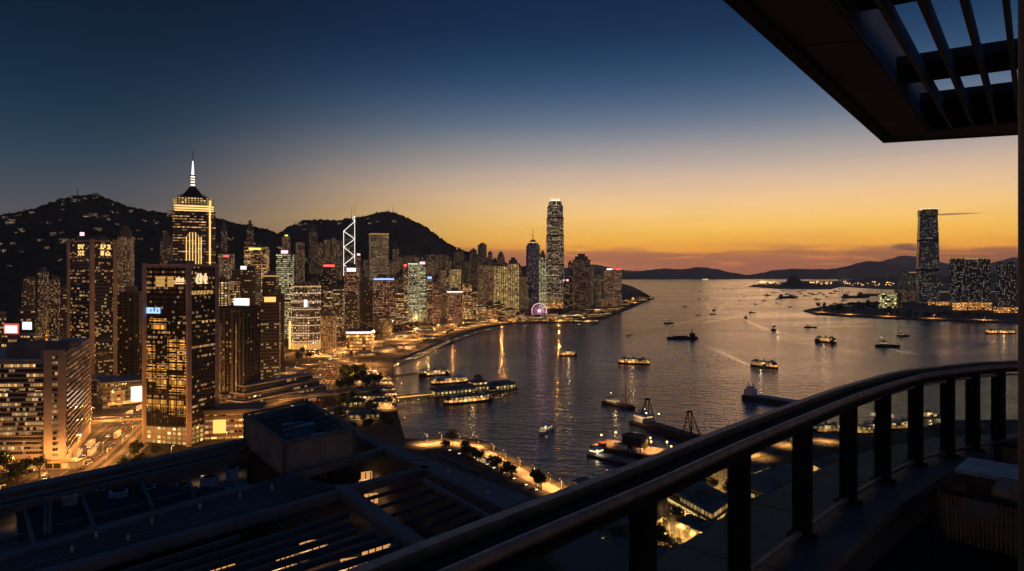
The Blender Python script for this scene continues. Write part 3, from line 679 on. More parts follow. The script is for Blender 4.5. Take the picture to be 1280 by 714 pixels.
# ---- harbour far side
T(1187,1206,322,2330,'kln','left third of the broad dark residential wall across the water',0,name='apartment_tower',band='goldd',asp=.5,roof=None)
T(1206.5,1222,323,2330,'kln','middle third of the broad dark residential wall across the water',0,name='apartment_tower',band='warmd',asp=.5,roof=None)
T(1222.5,1238,322,2330,'kln','right third of the broad dark residential wall across the water',0,name='apartment_tower',band='goldd',asp=.5,roof=None)
T(1245,1256,331,2200,'kln','speckled residential tower next to the column, left of its pair',0,name='apartment_tower',asp=.6)
T(1257,1270,330,2200,'kln','speckled residential tower next to the column, right of its pair',0,name='apartment_tower',asp=.6)
T(1122,1136,341,3600,'kln','dim block left of the tall speckled tower across the water',5,name='apartment_tower')
T(1136.5,1152,340,3500,'kln','dim block touching the tall speckled tower across the water',5,name='apartment_tower',band='warmd')
T(1118,1150,362,3000,'resi','low wide hall at the foot of the tall speckled tower',0,name='station_hall',roof=None,asp=.5)
T(1160,1190,377,2650,'podium','low glowing podium in front of the tall speckled tower',0,name='shopping_podium',roof=None,asp=.3)
T(1190,1240,378,2300,'podium','low podium under the broad residential wall across the water',0,name='shopping_podium',roof=None,asp=.2)
T(1242,1275,384,2150,'podium','low glowing terminal near the column on the far shore',0,name='ferry_terminal',roof=None,asp=.3)
T(1098,1121,367,2450,'museum','yellow lit square museum on the far point',5,name='museum',asp=.4,roof=None)
T(1121,1127,368,2450,'dark','dark side block joined to the yellow lit museum',5,name='office_block',asp=.8)
T(1052,1064,382,2600,'gold','tiny lit pavilion among the trees of the far point',5,name='pavilion',roof=None)
for (a, b_, y) in ((1048,1050.5,337.5),(1051.5,1053.5,338),(1055,1057.5,338.5),(1058.5,1060.5,337.8)):
    T(a,b_,y,8200,'kln','distant thin apartment tower in the small cluster on the hazy far shore',5,name='apartment_tower',group='tower cluster on the hazy far shore',roof=None)
T(1108,1110,337,7500,'kln','lone thin pale tower on the hazy far shore',5,name='apartment_tower',roof=None)

# ---- the tallest waterfront tower (slight taper, setbacks, lit comb crown)
def tallest_tower():
    d = 2440; x0, x1 = 683, 706; X_ = (694.5-HX)/F*d; wd = 23/F*d*0.90
    r = empty('skyscraper', (X_, d+wd/2, 3), math.radians(8), 'tallest waterfront skyscraper with tapered top and glowing comb crown', 'skyscraper')
    BUILT.append((X_, d+30, 45))
    zt = EYE + (HY-246)/F*d - 3
    def sq(s, c=0.16): s2 = s/2; k = s*c; return [(-s2+k,-s2),(s2-k,-s2),(s2,-s2+k),(s2,s2-k),(s2-k,s2),(-s2+k,s2),(-s2,s2-k),(-s2,-s2+k)]
    lv = [(0,.40,1.0),(.40,.66,.97),(.66,.82,.93),(.82,.92,.87)]
    for i, (a, b_, s) in enumerate(lv):
        MB().prism(sq(wd*s), zt*a, zt*b_).build('facade', [FM['ifc']], r)
    MB().prism(sq(wd*.80), zt*.92, zt*.965, top=sq(wd*.66)).build('facade', [FM['ifc']], r)
    for z in (.40,.66,.82): MB().prism(sq(wd*(1.0 if z < .5 else .975 if z < .7 else .94)), zt*z-5, zt*z-0.5).build('refuge_floor', M['metal'], r)
    MB().prism(sq(wd*.55), zt*.965, zt*.975).build('crown_light', E['cream'], r)
    for k in range(20):
        a = 2*math.pi*k/20; p = Vector((math.cos(a), math.sin(a), 0)); sc_ = 1/max(abs(p.x), abs(p.y))**0.5
        MB().bar(p*wd*.42*sc_+Vector((0,0,zt*.90)), p*wd*.27*sc_+Vector((0,0,zt*1.0)), 1.1, 0.6, 4).build('crown_fin', E['warm'] if k % 2 else M['white'], r)
    for s in (-1, 1):
        for o in (-.3, 0, .3): MB().box((o*wd, -wd/2-.3, zt*.33), (1.1, .8, zt*.66)).build('facade_rib', M['white'], r) if s < 0 else None
    MB().prism(sq(wd*1.5,.05), 0, 22).build('podium', [FM['podium']], r)
    MB().prism(sq(wd*1.02), 22, 42).build('lit_lobby', [FM['gold']], r)
tallest_tower()
# ---- dark tower with rounded top
def round_topped():
    d = 2280; X_ = (666.5-HX)/F*d; wd = 16/F*d; zt = EYE+(HY-301)/F*d-3
    r = empty('skyscraper', (X_, d+wd/2, 3), 0.3, 'dark blue tower with a domed top, spike and bright vertical glass band', 'skyscraper'); BUILT.append((X_, d+25, 35))
    oc = lambda s: shape_poly('oct', wd*s, wd*s)
    MB().prism(oc(1), 0, zt*.93).build('facade', [FM['center']], r)
    MB().prism(oc(.9), zt*.93, zt*.97, top=oc(.72)).build('shoulder', [FM['center']], r)
    MB().prism(oc(.72), zt*.97, zt*.985).build('crown_light', E['warmd'], r)
    MB().prism(oc(.6), zt*.985, zt*1.02, top=oc(.2)).build('dome', M['metal'], r)
    MB().bar((0,0,zt*1.0),(0,0,zt+ (301-285)/F*d), 1.4, .4, 5).build('mast', M['white'], r)
    MB().bar((0,0,zt+18),(0,0,zt+19.5), 3, 3, 6).build('mast_ring', M['white'], r)
    for s in (-.22, .22): MB().box((s*wd, -wd/2-.4, zt*.72), (wd*.2, .8, zt*.34)).build('bright_glass_band', E['whiteb'] if False else mat('pale reflecting glass', (0.45,0.5,0.6), .15, .9), r)
    for z in (.3,.45,.6,.78): MB().prism(oc(1.015), zt*z, zt*z+2).build('cornice', M['beiged'], r)
round_topped()
# ---- tall tower across the water
def far_tower():
    d = 2830; X_ = (1167-HX)/F*d; wd = 25.5/F*d*0.93; zt = EYE+(HY-261)/F*d-3
    r = empty('skyscraper', (X_, d+wd/2, 3), math.radians(-22), 'tallest tower across the water, speckled with white lights and flared at its foot', 'skyscraper'); BUILT.append((X_, d+30, 60))
    def sq(s, c=.10): s2 = wd*s/2; k = wd*s*c; return [(-s2+k,-s2),(s2-k,-s2),(s2-k,-s2+k),(s2,-s2+k),(s2,s2-k),(s2-k,s2-k),(s2-k,s2),(-s2+k,s2),(-s2+k,s2-k),(-s2,s2-k),(-s2,-s2+k),(-s2+k,-s2+k)]
    seg = [(0,.12,1.02,.97),(.12,.34,.97,.955),(.34,.36,.94,.94),(.36,.66,.955,.90),(.66,.68,.88,.88),(.68,.93,.90,.80)]
    for a, b_, s1, s2 in seg:
        dk = abs(b_-a) < .03
        MB().prism(sq(s1), zt*a, zt*b_, top=sq(s2)).build('refuge_floor' if dk else 'facade', [M['metal']] if dk else [FM['icc']], r)
    for k in range(4):
        a = k*math.pi/2; c, s = math.cos(a), math.sin(a); o = wd*.80/2
        R = lambda x, y: (x*c-y*s, x*s+y*c)
        MB().prism([R(-o*.85,-o-1), R(o*.85,-o-1), R(o*.85,-o+1), R(-o*.85,-o+1)], zt*.93, zt*(1.0)).build('crown_screen', [FM['darkb'] if k % 2 else FM['resid']], r)
    MB().prism([(x*.72,y*.72) for x, y in shape_poly('box', wd, wd)], zt*.93, zt*.965).build('plant_room', M['roof'], r)
    for k in range(4):
        a = k*math.pi/2+.0; c, s = math.cos(a), math.sin(a); o = wd*.4+.6
        A = Vector((-o*c+o*s*1, -o*s-o*c, zt*1.0)); B = Vector((o*c+o*s, o*s-o*c, zt*1.0)); MB().bar(A, B, .8, .8, 4).build('edge_light', E['line'], r)
far_tower()
# ---- white braced tower
def braced_tower():
    d = 2330; xa, xb = 429.5, 443.5; wd = (xb-xa)/F*d*.96; X_ = ((xa+xb)/2-HX)/F*d
    Zp = lambda py: EYE+(HY-py)/F*d-3
    r = empty('skyscraper', (X_, d, 3), math.atan2(-X_, d)*0.6, 'dark prismatic tower outlined by white zigzag light tubes with twin masts', 'skyscraper'); BUILT.append((X_, d+25, 35))
    a = wd/2
    sh = Zp(289); tp = Zp(272)
    MB().prism([(-a,0),(a,0),(a,wd),(-a,wd)], 0, sh).build('facade', [FM['dark']], r)
    m2 = MB(); A, B, C_, D = (-a,0,sh), (a,0,sh), (a,wd,sh), (-a,wd,sh); T1 = (a*.98, 0, tp); T2 = (a*.98, wd, tp)
    m2.face([A,B,T1]); m2.face([B,C_,T2,T1]); m2.face([C_,D,T2]); m2.face([D,A,T1,T2]); m2.face([A,D,C_,B]); m2.build('sloped_top', [FM['dark']], r)
    ys = [289,300,310,321,331]; f = -1.2
    pts = lambda x, py: (x, f, Zp(py))
    segs = [(pts(-a,289), pts(-a,345)), (pts(a,270), pts(a,345)), (pts(-a,289), pts(a,277)), (pts(-a,289), pts(a,299)), (pts(a,299), pts(-a,309)), (pts(-a,309), pts(a,320)), (pts(a,320), pts(-a,331)), (pts(-a,331), pts(a,341)), (pts(a,277), pts(a*.6,273)), (pts(a*.6,273), pts(a,270))]
    for p, q in segs: MB().bar(p, q, .85, .85, 4).build('light_tube', E['line'], r)
    for x in (a*.35, a*.95): MB().bar((x, wd*.4, Zp(278)), (x, wd*.4, Zp(257)), .9, .35, 5).build('mast', M['lampmetal'], r)
braced_tower()
# ---- spired tower with gold stripes
def spire_tower():
    d = 1060; Zp = lambda py: EYE+(HY-py)/F*d-3; u = d/F
    X_ = (241-HX)*u
    r = empty('skyscraper', (X_, d, 3), math.atan2(-X_, d)*-1+math.radians(0), 'tall dark tower with gold light stripes, pyramid roof and white lit spire', 'skyscraper'); BUILT.append((X_, d+30, 45))
    r.rotation_euler = (0,0, math.atan2(-X_, d)*1.0)
    k = math.cos(math.atan2(X_, d))
    hw = 25*u*k; dpt = 40
    body = [(-hw,0),(hw*.9,0),(hw*1.16,8),(hw*1.16,dpt),(-hw,dpt)]
    MB().prism(body, 0, Zp(264)).build('facade', [FM['plaza']], r)
    MB().prism([(p[0]*.92, p[1]*.92+1.5) for p in body], Zp(264), Zp(256)).build('crown_band', E['gold'], r)
    for z in (262.5, 259.5, 256.5):
        MB().prism([(p[0]*.95, p[1]*.95+.6) for p in body], Zp(z), Zp(z)+1.2).build('crown_ledge', M['beiged'], r)
    cr = [(p[0]*.90, p[1]*.9+2) for p in body]; MB().prism(cr, Zp(256), Zp(247)).build('crown_wall', [FM['gold']], r)
    b0 = [(-15*u,4),(15*u,4),(15*u,34),(-15*u,34)]; b1 = [(-12.5*u,6),(12.5*u,6),(12.5*u,32),(-12.5*u,32)]; b2 = [(-2.6*u,16),(2.6*u,16),(2.6*u,22),(-2.6*u,22)]
    MB().prism(b0, Zp(252), Zp(245)).build('pyramid_base', M['roof'], r)
    MB().prism(b1, Zp(245), Zp(231), top=b2).build('pyramid_roof', mat('dark glass pyramid', (0.03,0.035,0.045), .15, .4), r)
    for (sx, sy) in ((-1,1),(1,1),(-1,-1),(1,-1)):
        MB().bar((sx*21*u, 19-sy*16, Zp(249)), (sx*11*u, 19-sy*10, Zp(241)), .7, .5, 4).build('brace', M['beige'], r)
        MB().box((sx*21*u, 19-sy*16, (Zp(249)+Zp(258))/2), (1.6,1.6,Zp(249)-Zp(258))).build('corner_post', E['goldd'], r)
    cx, cy_ = 0, 19
    for i, (ya, yb, c) in enumerate([(231,228.8,'w'),(228.8,227.2,'r'),(227.2,225.4,'w'),(225.4,223.8,'r'),(223.8,222,'w'),(222,220.4,'r'),(220.4,218.6,'w'),(218.6,217,'r')]):
        MB().bar((cx,cy_,Zp(ya)),(cx,cy_,Zp(yb)), (3.4 if c=='r' else 2.6)*u, None, 10).build('drum_light' if c == 'w' else 'red_ring', E['cream'] if c == 'w' else M['hullr'], r)
    MB().bar((cx,cy_,Zp(217)),(cx,cy_,Zp(199)), 1.7*u, .5*u, 8).build('spire', E['line'], r)
    MB().bar((cx,cy_,Zp(199)),(cx,cy_,Zp(184)), .45*u, .25*u, 6).build('mast', M['metal'], r)
    MB().sphere((cx,cy_,Zp(184)), .7*u).build('mast_tip', M['white'], r)
    for px_ in (-8,-4,-0.2,3.6,7.4,10.5):
        MB().box((px_*u*k, -.8, (Zp(291)+Zp(345))/2 if abs(px_) < 5 else (Zp(296)+Zp(345))/2), (1.0*u, 1.2, (Zp(291 if abs(px_)<5 else 296)-Zp(345)))).build('light_stripe', E['gold'], r)
    MB().box((21.6*u*k, -.6, (Zp(250)+Zp(345))/2), (2.0*u, 1.6, Zp(250)-Zp(345))).build('light_stripe', E['gold'], r)
    MB().box((-21*u*k, -.6, Zp(256)), (1.0*u, 1.2, 14)).build('light_stripe', E['goldd'], r)
spire_tower()
# ---- curved tower with lit rings
def ring_tower():
    d = 1110; u = d/F; X_ = (378-HX)*u; wd = 38*u*.94; zt = EYE+(HY-357)/F*d-3; zb = 0
    r = empty('office_tower', (X_, d+wd*.45, 3), 0, 'rounded glass tower wrapped in glowing horizontal rings above a bright plaza', 'office tower'); BUILT.append((X_, d+22, 32))
    poly = [(wd/2*math.cos(a), wd/2*.8*math.sin(a)) for a in [2*math.pi*k/28 for k in range(28)]]
    MB().prism(poly, 0, zt).build('facade', [FM['ifc']], r)
    n = 8
    for i in range(n):
        z = zt*(i+1)/n - (2 if i == n-1 else 0)
        MB().tube([(p[0]*1.03, p[1]*1.03, z) for p in poly], .7, 5, True).build('light_ring', E['warmd'], r)
    for k in (20, 21.5, 23): 
        a = 2*math.pi*k/28; MB().box((wd/2*1.02*math.cos(a), wd*.4*1.02*math.sin(a), zt/2), (.9,.9,zt)).build('fin', M['beige'], r)
    MB().prism([(p[0]*.86,p[1]*.86) for p in poly], zt, zt+5).build('plant_room', M['roofl'], r)
    MB().box((wd*.1, -wd*.405, zt*.72), (5, 1, 12)).build('bright_atrium', E['cream'], r)
    MB().box((-wd*.54, -wd*.15, zt*.22), (2.2, 4, zt*.44)).build('lit_lift_shaft', E['gold'], r)
    MB().prism([(p[0]*1.12,p[1]*1.12) for p in poly], 0, 10).build('lit_lobby', E['goldd'], r)
ring_tower()

# ---- bitmap lettering made of small raised strokes
def glyphs(rows, origin, right, up, normal, cell, ms, parent, name='sign_lettering'):
    mb = MB(); o = Vector(origin); right = Vector(right).normalized(); up = Vector(up); nn = Vector(normal).normalized()
    H_ = len(rows)
    for j, row in enumerate(rows):
        i = 0
        while i < len(row):
            if row[i] != '.':
                k = i
                while k < len(row) and row[k] != '.': k += 1
                a = o + right*(i*cell) + up*((H_-1-j)*cell) + nn*0.5; b_ = a + right*((k-i)*cell); u_ = up*cell*0.9
                q = [a, b_, b_+u_, a+u_]; p2 = [v - nn*0.4 for v in q]
                mb.face(q); mb.face(list(reversed(p2)))
                for m_ in range(4): mb.face([q[m_], p2[m_], p2[(m_+1)%4], q[(m_+1)%4]])
                i = k
            else: i += 1
    return mb.build(name, ms, parent)
def V2(px, d): return ((px-HX)/F*d, d)
def zof(py, d): return EYE + (HY-py)/F*d
def wall_strip(mb, a, b_, z0, z1, off, th=0.3, u0=0.0):
    # a box standing proud of the wall a->b by off
    a = Vector(a); b_ = Vector(b_); d = (b_-a).normalized(); n = Vector((d.y, -d.x))
    p = [a+n*(off), b_+n*(off), b_+n*(off-th), a+n*(off-th)]
    mb.prism([(q.x, q.y) for q in p], z0, z1, u0=u0)
# ---- near glass tower with sign glyphs (gold reflections)
def hero(name, label, outline, ztop, faces, style, floors, pill, pillm, roofbits=None, cat='skyscraper', rib=0, ribst='ribbonD', base=None, ledge=None):
    cx = sum(p[0] for p in outline)/len(outline); cy_ = sum(p[1] for p in outline)/len(outline)
    r = empty(name, (cx, cy_, 3), 0, label, cat); BUILT.append((cx, cy_, 32))
    ol = [(p[0]-cx, p[1]-cy_) for p in outline]; H = ztop-3
    MB().prism(ccw(ol), 0, H).build('facade', [FM[style]], r)
    MB().prism(ccw([(p[0]*1.01, p[1]*1.01) for p in ol]), H, H+1.8).build('parapet', M[pillm], r)
    for (i, j) in faces:
        a, b_ = Vector(ol[i]), Vector(ol[j]); d = (b_-a).normalized(); ln = (b_-a).length
        fh = H/floors
        for k in range(1, floors):
            if rib and random.random() < .7:
                mb = MB(); wall_strip(mb, a+d*pill*.6, b_-d*pill*.6, k*fh+fh*.42, k*fh+fh*.86, 0.12, 0.1, u0=k*37.3); mb.build('window_band', [FM[ribst]], r)
        if ledge:
            for k in range(1, floors): 
                mb = MB(); wall_strip(mb, a, b_, k*fh-0.1, k*fh+fh*.36, ledge, ledge+.1); mb.build('floor_ledge', M[pillm], r)
    return r, ol, H
def pillar(r, p, w_, z1, m_, z0=0): MB().box((p[0], p[1], (z0+z1)/2), (w_, w_, z1-z0), math.radians(45)).build('corner_pillar', M[m_], r)

M['bronze'] = mat('pale bronze pillar', (0.62,0.46,0.36), 0.5, 0.0, scale=0.05)
c0 = V2(236, 490); cl_ = V2(181, 500); cr_ = V2(270.5, 520); bk = (cl_[0]+(cr_[0]-c0[0]), cl_[1]+(cr_[1]-c0[1]))
r, ol, H = hero('office_tower', 'gold mirrored office tower with pale corner pillars and glowing sign glyphs beside the expressway', [cl_, c0, cr_, bk], zof(333, 490), [(0,1),(1,2)], 'mirror', 36, 1.2, 'bronze', rib=1, ribst='ribbonD')
for p in ol: pillar(r, p, 3.0, H+2.5, 'bronze')
a, b_ = Vector(ol[0]), Vector(ol[1]); dL = (b_-a).normalized(); nL = Vector((dL.y, -dL.x)); lenL = (b_-a).length
a2, b2_ = Vector(ol[1]), Vector(ol[2]); dR = (b2_-a2).normalized(); nR = Vector((dR.y, -dR.x)); lenR = (b2_-a2).length
for s in (.18,.36,.55,.73): 
    q = a + dL*lenL*s; MB().box((q.x+nL.x*.2, q.y+nL.y*.2, H/2), (.45,.45,H)).build('mullion', M['metal'], r)
q = a + dL*lenL*.70 + nL*.3; glyphs(["....#......",".##.##..##.","..###.####.",".#.###.#.##",".##.##.###.","..........." ,".#########."], (q.x,q.y,H-13), (dL.x,dL.y,0), (0,0,1), (nL.x,nL.y,0), .78, E['glyph'], r)
q = a2 + dR*lenR*.22 + nR*.3; glyphs(["..#.#....#..",".##.##..##..",".##.###.###.","##.###.#.##.","##.###.####.","##..##..##..",".#####..###."], (q.x,q.y,H-13), (dR.x,dR.y,0), (0,0,1), (nR.x,nR.y,0), 1.15, E['glyph'], r)
q = a + dL*lenL*.27 + nL*.3; glyphs(["###.##.","###.###","###.##."], (q.x,q.y,H-15), (dL.x,dL.y,0), (0,0,1), (nL.x,nL.y,0), 2.6, E['goldd'], r, 'lit_top_window')
q = a2 + dR*lenR*.08 + nR*.3; glyphs(["#.#.##.#.#.##.#.","###.#.#.##.#..#."], (q.x,q.y,H-21), (dR.x,dR.y,0), (0,0,1), (nR.x,nR.y,0), 1.5, E['goldd'], r, 'lit_top_window')
M['shop'] = FM['podium']
mb = MB(); wall_strip(mb, a+dL*2, b_-dL*2, 1, 13, .5, .5); mb.build('lit_lobby', [FM['gold']], r)
mb = MB(); wall_strip(mb, a2+dR*2, b2_-dR*2, 1, 13, .5, .5); mb.build('lit_lobby', [FM['gold']], r)
mb = MB()
for k in range(26):
    q = a + dL*lenL*(k+.5)/26 + nL*.5; mb.box((q.x,q.y,21), (.5,.5,14))
mb.build('louvre_screen', M['metal'], r)
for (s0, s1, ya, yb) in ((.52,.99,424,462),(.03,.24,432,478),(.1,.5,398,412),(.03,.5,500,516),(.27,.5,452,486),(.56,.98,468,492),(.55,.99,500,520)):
    mb = MB(); wall_strip(mb, a+dL*lenL*s0, a+dL*lenL*s1, zof(yb,495)-3, zof(ya,495)-3, .1, .1); mb.build('amber_reflection_glow', [FM['amber']], r)  # reflection of lit buildings opposite, painted on as glowing strips
# blue and white lights of the harbour side signs mirrored in its glass are painted as glowing strokes
q = a + dL*lenL*.06 + nL*.35; glyphs(["####.###","##.#.#.#","########"], (q.x,q.y,H-35), (dL.x,dL.y,0), (0,0,1), (nL.x,nL.y,0), 1.5, E['blue'], r, 'mirrored_sign_glow')
MB().box((0,0,H+2.5), (14,12,4)).build('plant_room', M['roofl'], r)

# ---- twin pillared tower with 2x2 sign glyphs
c0 = V2(115, 730); cl_ = V2(86.5, 748); cr_ = V2(143.5, 752); bk = (cl_[0]+(cr_[0]-c0[0]), cl_[1]+(cr_[1]-c0[1]))
r, ol, H = hero('office_tower', 'dark tower with thick pale corner pillars and two by two glowing characters on both faces', [cl_, c0, cr_, bk], zof(302, 730), [(0,1),(1,2)], 'dark', 42, 1.6, 'beige', rib=1, ribst='ribbonD')
for p in ol: pillar(r, p, 4.2, H+3, 'beige')
for (i, j, rows, ox) in ((0,1,["##.#.#","#.#.#.","##..#.","......","#.#.##",".#..#.","#.#.##"],.42),(1,2,["#.#.##","#.#..#","##..##","......","##..#.","##.#.#","##.###"],.36)):
    a, b_ = Vector(ol[i]), Vector(ol[j]); d_ = (b_-a).normalized(); n_ = Vector((d_.y,-d_.x)); q = a + d_*(b_-a).length*ox + n_*.3
    glyphs(rows, (q.x,q.y,H-15), (d_.x,d_.y,0), (0,0,1), (n_.x,n_.y,0), 1.75, E['gold'], r)
    for z in (H-18, H*.52, H*.24): mb = MB(); wall_strip(mb, a, b_, z, z+.8, .5, .5); mb.build('cornice', M['beige'], r)
MB().box((0,0,H+4), (24,14,6)).build('plant_room', M['roofl'], r)
MB().box((-8,-5,H+9), (3,3,4)).build('roof_beacon', E['pink'], r)

# ---- white billboard tower
c0 = V2(305, 610); cl_ = V2(273, 622); cr_ = V2(326, 640); bk = (cl_[0]+(cr_[0]-c0[0]), cl_[1]+(cr_[1]-c0[1]))
r, ol, H = hero('office_tower', 'black tower with columns of orange windows and a bright white billboard on its roof', [cl_, c0, cr_, bk], zof(386, 610), [(0,1),(1,2)], 'darkb', 30, 1, 'metal')
a, b_ = Vector(ol[0]), Vector(ol[1]); dd = (b_-a).normalized(); nn = Vector((dd.y,-dd.x)); ln = (b_-a).length
for s in (.0,.12,.3,.42,.62,.75,.9): q = a+dd*ln*s+nn*.4; MB().box((q.x,q.y,H/2), (1.0,1.0,H)).build('rib', M['metal'], r)
for s in (.06,.68):
    q = a+dd*ln*s; mb = MB(); wall_strip(mb, q, q+dd*2.4, 8, H-14, .5, .3); mb.build('window_column', [FM['gold']], r)
a2, b2_ = Vector(ol[1]), Vector(ol[2]); d2 = (b2_-a2).normalized(); n2_ = Vector((d2.y,-d2.x))
for s in (.1,.3,.5,.7,.9): q = a2+d2*(b2_-a2).length*s+n2_*.4; MB().box((q.x,q.y,H/2), (.9,.9,H)).build('rib', M['metal'], r)
q = a + dd*ln*.62; q2 = Vector(ol[1])+d2*3; mb = MB(); wall_strip(mb, q, q+dd*19*.95, H+3, H+9.5, .5, .6); f = mb.build('roof_billboard', E['white'], r)
for s in (0,.5,1): qq = q + dd*18*s - nn*1.5; MB().box((qq.x,qq.y,H+3),(.4,.4,6)).build('billboard_post', M['metal'], r)
MB().box((0,2,H+3), (14,10,4)).build('plant_room', M['roof'], r)
MB().prism([(p[0]*1.35,p[1]*1.35) for p in ccw(ol)], 0, 16).build('podium', [FM['dark']], r)
MB().prism([(p[0]*1.4,p[1]*1.4) for p in ccw(ol)], 2, 6).build('podium_lights', [FM['podium']], r)

# ---- beige slab hotel, three wings
hp = [V2(-60,436), V2(54,440), V2(54.5,434), V2(82,436), V2(113.5,534), V2(70,548), V2(-60,470)]
ctr = (sum(p[0] for p in hp)/7, sum(p[1] for p in hp)/7); zl = zof(449,440)-3; zp = zof(437.5,436)-3; zr = zp-1.5
r = empty('hotel', (ctr[0], ctr[1], 3), 0, 'wide beige slab hotel with horizontal window bands and a blank corner pillar', 'hotel'); BUILT.append((ctr[0], ctr[1], 75)); BUILT.append((-320, 490, 40))
q = lambda p: (p[0]-ctr[0], p[1]-ctr[1]); hp = [q(p) for p in hp]
MB().prism([hp[0], hp[1], hp[5], hp[6]], 0, zl).build('left_wing', M['beige'], r)
MB().prism([hp[2], hp[3], (hp[3][0]-14, hp[3][1]+22), (hp[2][0], hp[2][1]+22)], 0, zp).build('corner_tower', M['beige'], r)
MB().prism([(hp[3][0]-.02, hp[3][1]+.3), hp[4], (hp[4][0]-22, hp[4][1]-2), (hp[3][0]-22, hp[3][1]+8)], 0, zr).build('right_wing', M['beige'], r)
nf = 19
for k in range(nf):
    z = 8 + (zl-10)*k/nf
    mb = MB(); wall_strip(mb, Vector(hp[0]), Vector(hp[1]), z, z+1.9, .06, .1, u0=k*53.1); mb.build('window_band', [FM['ribbon']], r)
    mb = MB(); wall_strip(mb, Vector(hp[0]), Vector(hp[1]), z+2.1, z+2.7, .8, .9); mb.build('sunshade_ledge', M['beige'], r)
    z = 8 + (zr-10)*k/nf
    A, B = Vector(hp[3])+Vector((-.3,1.5)), Vector(hp[4])+Vector((.3,-1.0))
    mb = MB(); wall_strip(mb, A, B, z, z+1.8, .1, .12, u0=k*71.7); mb.build('window_band', [FM['ribbonD']], r)
    mb = MB(); wall_strip(mb, A, B, z+2.0, z+2.7, 1.0, 1.05); mb.build('sunshade_ledge', M['beige'], r)
    zz = 8 + (zp-10)*k/nf
    A = Vector(hp[2])+Vector((5.6,.1)); mb = MB(); wall_strip(mb, A, A+Vector((3.0,.4)), zz, zz+1.8, .12, .1, u0=k*17.9); mb.build('window_band', [FM['ribbon']], r)
MB().box((hp[1][0]-14, hp[1][1]+14, zl+5), (30,16,10)).build('plant_room', M['conc'], r)
MB().box((hp[3][0]-10, hp[3][1]+14, zp+2), (14,12,4)).build('plant_room', M['roofl'], r)
mb = MB(); A = Vector(hp[0])+Vector((0,-9)); B = Vector(hp[1])+Vector((28,-9)); mb.prism([tuple(A), tuple(B), tuple(B+Vector((0,8))), tuple(A+Vector((0,8)))], 0, 5.5); mb.build('entrance_podium', [FM['podium']], r)
# screens behind the hotel
r = empty('screen_building', (*V2(22, 560), 3), math.radians(-8), 'low building carrying a glowing screen framed in red and a cold white screen', 'building'); BUILT.append((*V2(22,560), 25))
u = 560/F; zz = lambda py: EYE+(HY-py)*u-3
MB().box((0,8,zz(420)/2), (46*u,16,zz(420))).build('facade', [FM['officew']], r)
MB().box((-7*u,-1.2,zz(411)), (20*u,1,13*u)).build('red_screen_frame', E['reds'], r)
MB().box((-6.5*u,-1.9,zz(411.5)), (16.5*u,.6,9*u)).build('screen', E['cream'], r)
MB().box((15*u,-1.2,zz(407)), (12.5*u,.6,9.5*u)).build('screen', E['whiteb'], r)
MB().box((10*u,-.4,zz(413)), (30*u,.8,3)).build('screen_beam', M['metal'], r)
# low mall with a lit poster wall, left of the mirrored tower
r = empty('shopping_hall', (*V2(158, 650), 3), math.radians(38), 'low hall with a large lit poster on its side wall, behind the covered footbridge', 'building'); BUILT.append((*V2(158,650), 32))
MB().box((0,0,12), (44,40,24)).build('facade', [FM['dark']], r); MB().box((0,0,24.7), (46,42,1.2)).build('roof', M['roofl'], r)
MB().box((7,-20.6,12), (12,.8,14)).build('lit_poster', E['cream'], r); MB().box((-10,-20.6,11), (12,.6,12)).build('lit_window_block', [FM['gold']], r)
MB().box((2,-20.3,5), (40,.5,3)).build('shop_front', E['goldd'], r)
r = empty('corner_hall', (*V2(124, 700), 3), .2, 'low dark round cornered hall at the foot of the twin pillared tower', 'building'); BUILT.append((*V2(124,700), 26))
MB().prism([(18*math.cos(a_), 14*math.sin(a_)) for a_ in [2*math.pi*k/20 for k in range(20)]], 0, 17).build('facade', [FM['dark']], r)
MB().prism([(19*math.cos(a_), 15*math.sin(a_)) for a_ in [2*math.pi*k/20 for k in range(20)]], 17, 18.6).build('roof', M['beige'], r)
# long stepped podium right of the billboard tower
r = empty('podium_building', (*V2(348, 640), 3), math.radians(62), 'long low podium with slanting pale terraces right of the billboard tower', 'building')
BUILT.append((*V2(344,660), 34))
for k in range(4):
    MB().box((4,2*k,3.5+6*k), (112-10*k,26-5*k,5)).build('storey', [FM['dark']], r)
    MB().box((4,2*k,6.4+6*k), (115-10*k,28-5*k,.9)).build('terrace_edge', M['beige'], r)
r = empty('podium_building', (*V2(290, 520), 3), math.radians(10), 'striped low podium glowing between the mirrored tower and the roof plant enclosure', 'building'); BUILT.append((*V2(290,540), 26))
for k in range(5): 
    MB().box((0,2,1.6+4.6*k), (46,26,2.6)).build('storey', [FM['officew' if k else 'podium']], r); MB().box((0,2,3.8+4.6*k), (48,28,1.9)).build('spandrel', M['beiged'], r)
MB().box((-6,-13.2,11), (9,.8,10)).build('lit_panel', E['orange'], r)
# green lit playing field and pale canopy near it
r = empty('canopy', (*V2(352, 700), 3), math.radians(58), 'pale bow shaped station canopy left of the orange avenue', 'canopy'); BUILT.append((*V2(352,700), 30))
mb = MB()
for k in range(24):
    a0, a1 = math.pi*k/24, math.pi*(k+1)/24; y0, y1 = 8*math.cos(a0), 8*math.cos(a1); z0_, z1_ = 6+4*math.sin(a0), 6+4*math.sin(a1)
    mb.face([(-34,y0,z0_),(34,y0,z0_),(34,y1,z1_),(-34,y1,z1_)]); mb.face([(-34,y1,z1_-.4),(34,y1,z1_-.4),(34,y0,z0_-.4),(-34,y0,z0_-.4)])
mb.build('canopy_roof', M['conc'], r)
for x in (-30,-10,10,30):
    for y in (-7.5,7.5): MB().bar((x,y,0),(x,y,6.2),.4,.4,6).build('column', M['lampmetal'], r)
MB().box((0,0,4.6), (64,9,.3)).build('light_strip', E['goldd'], r)

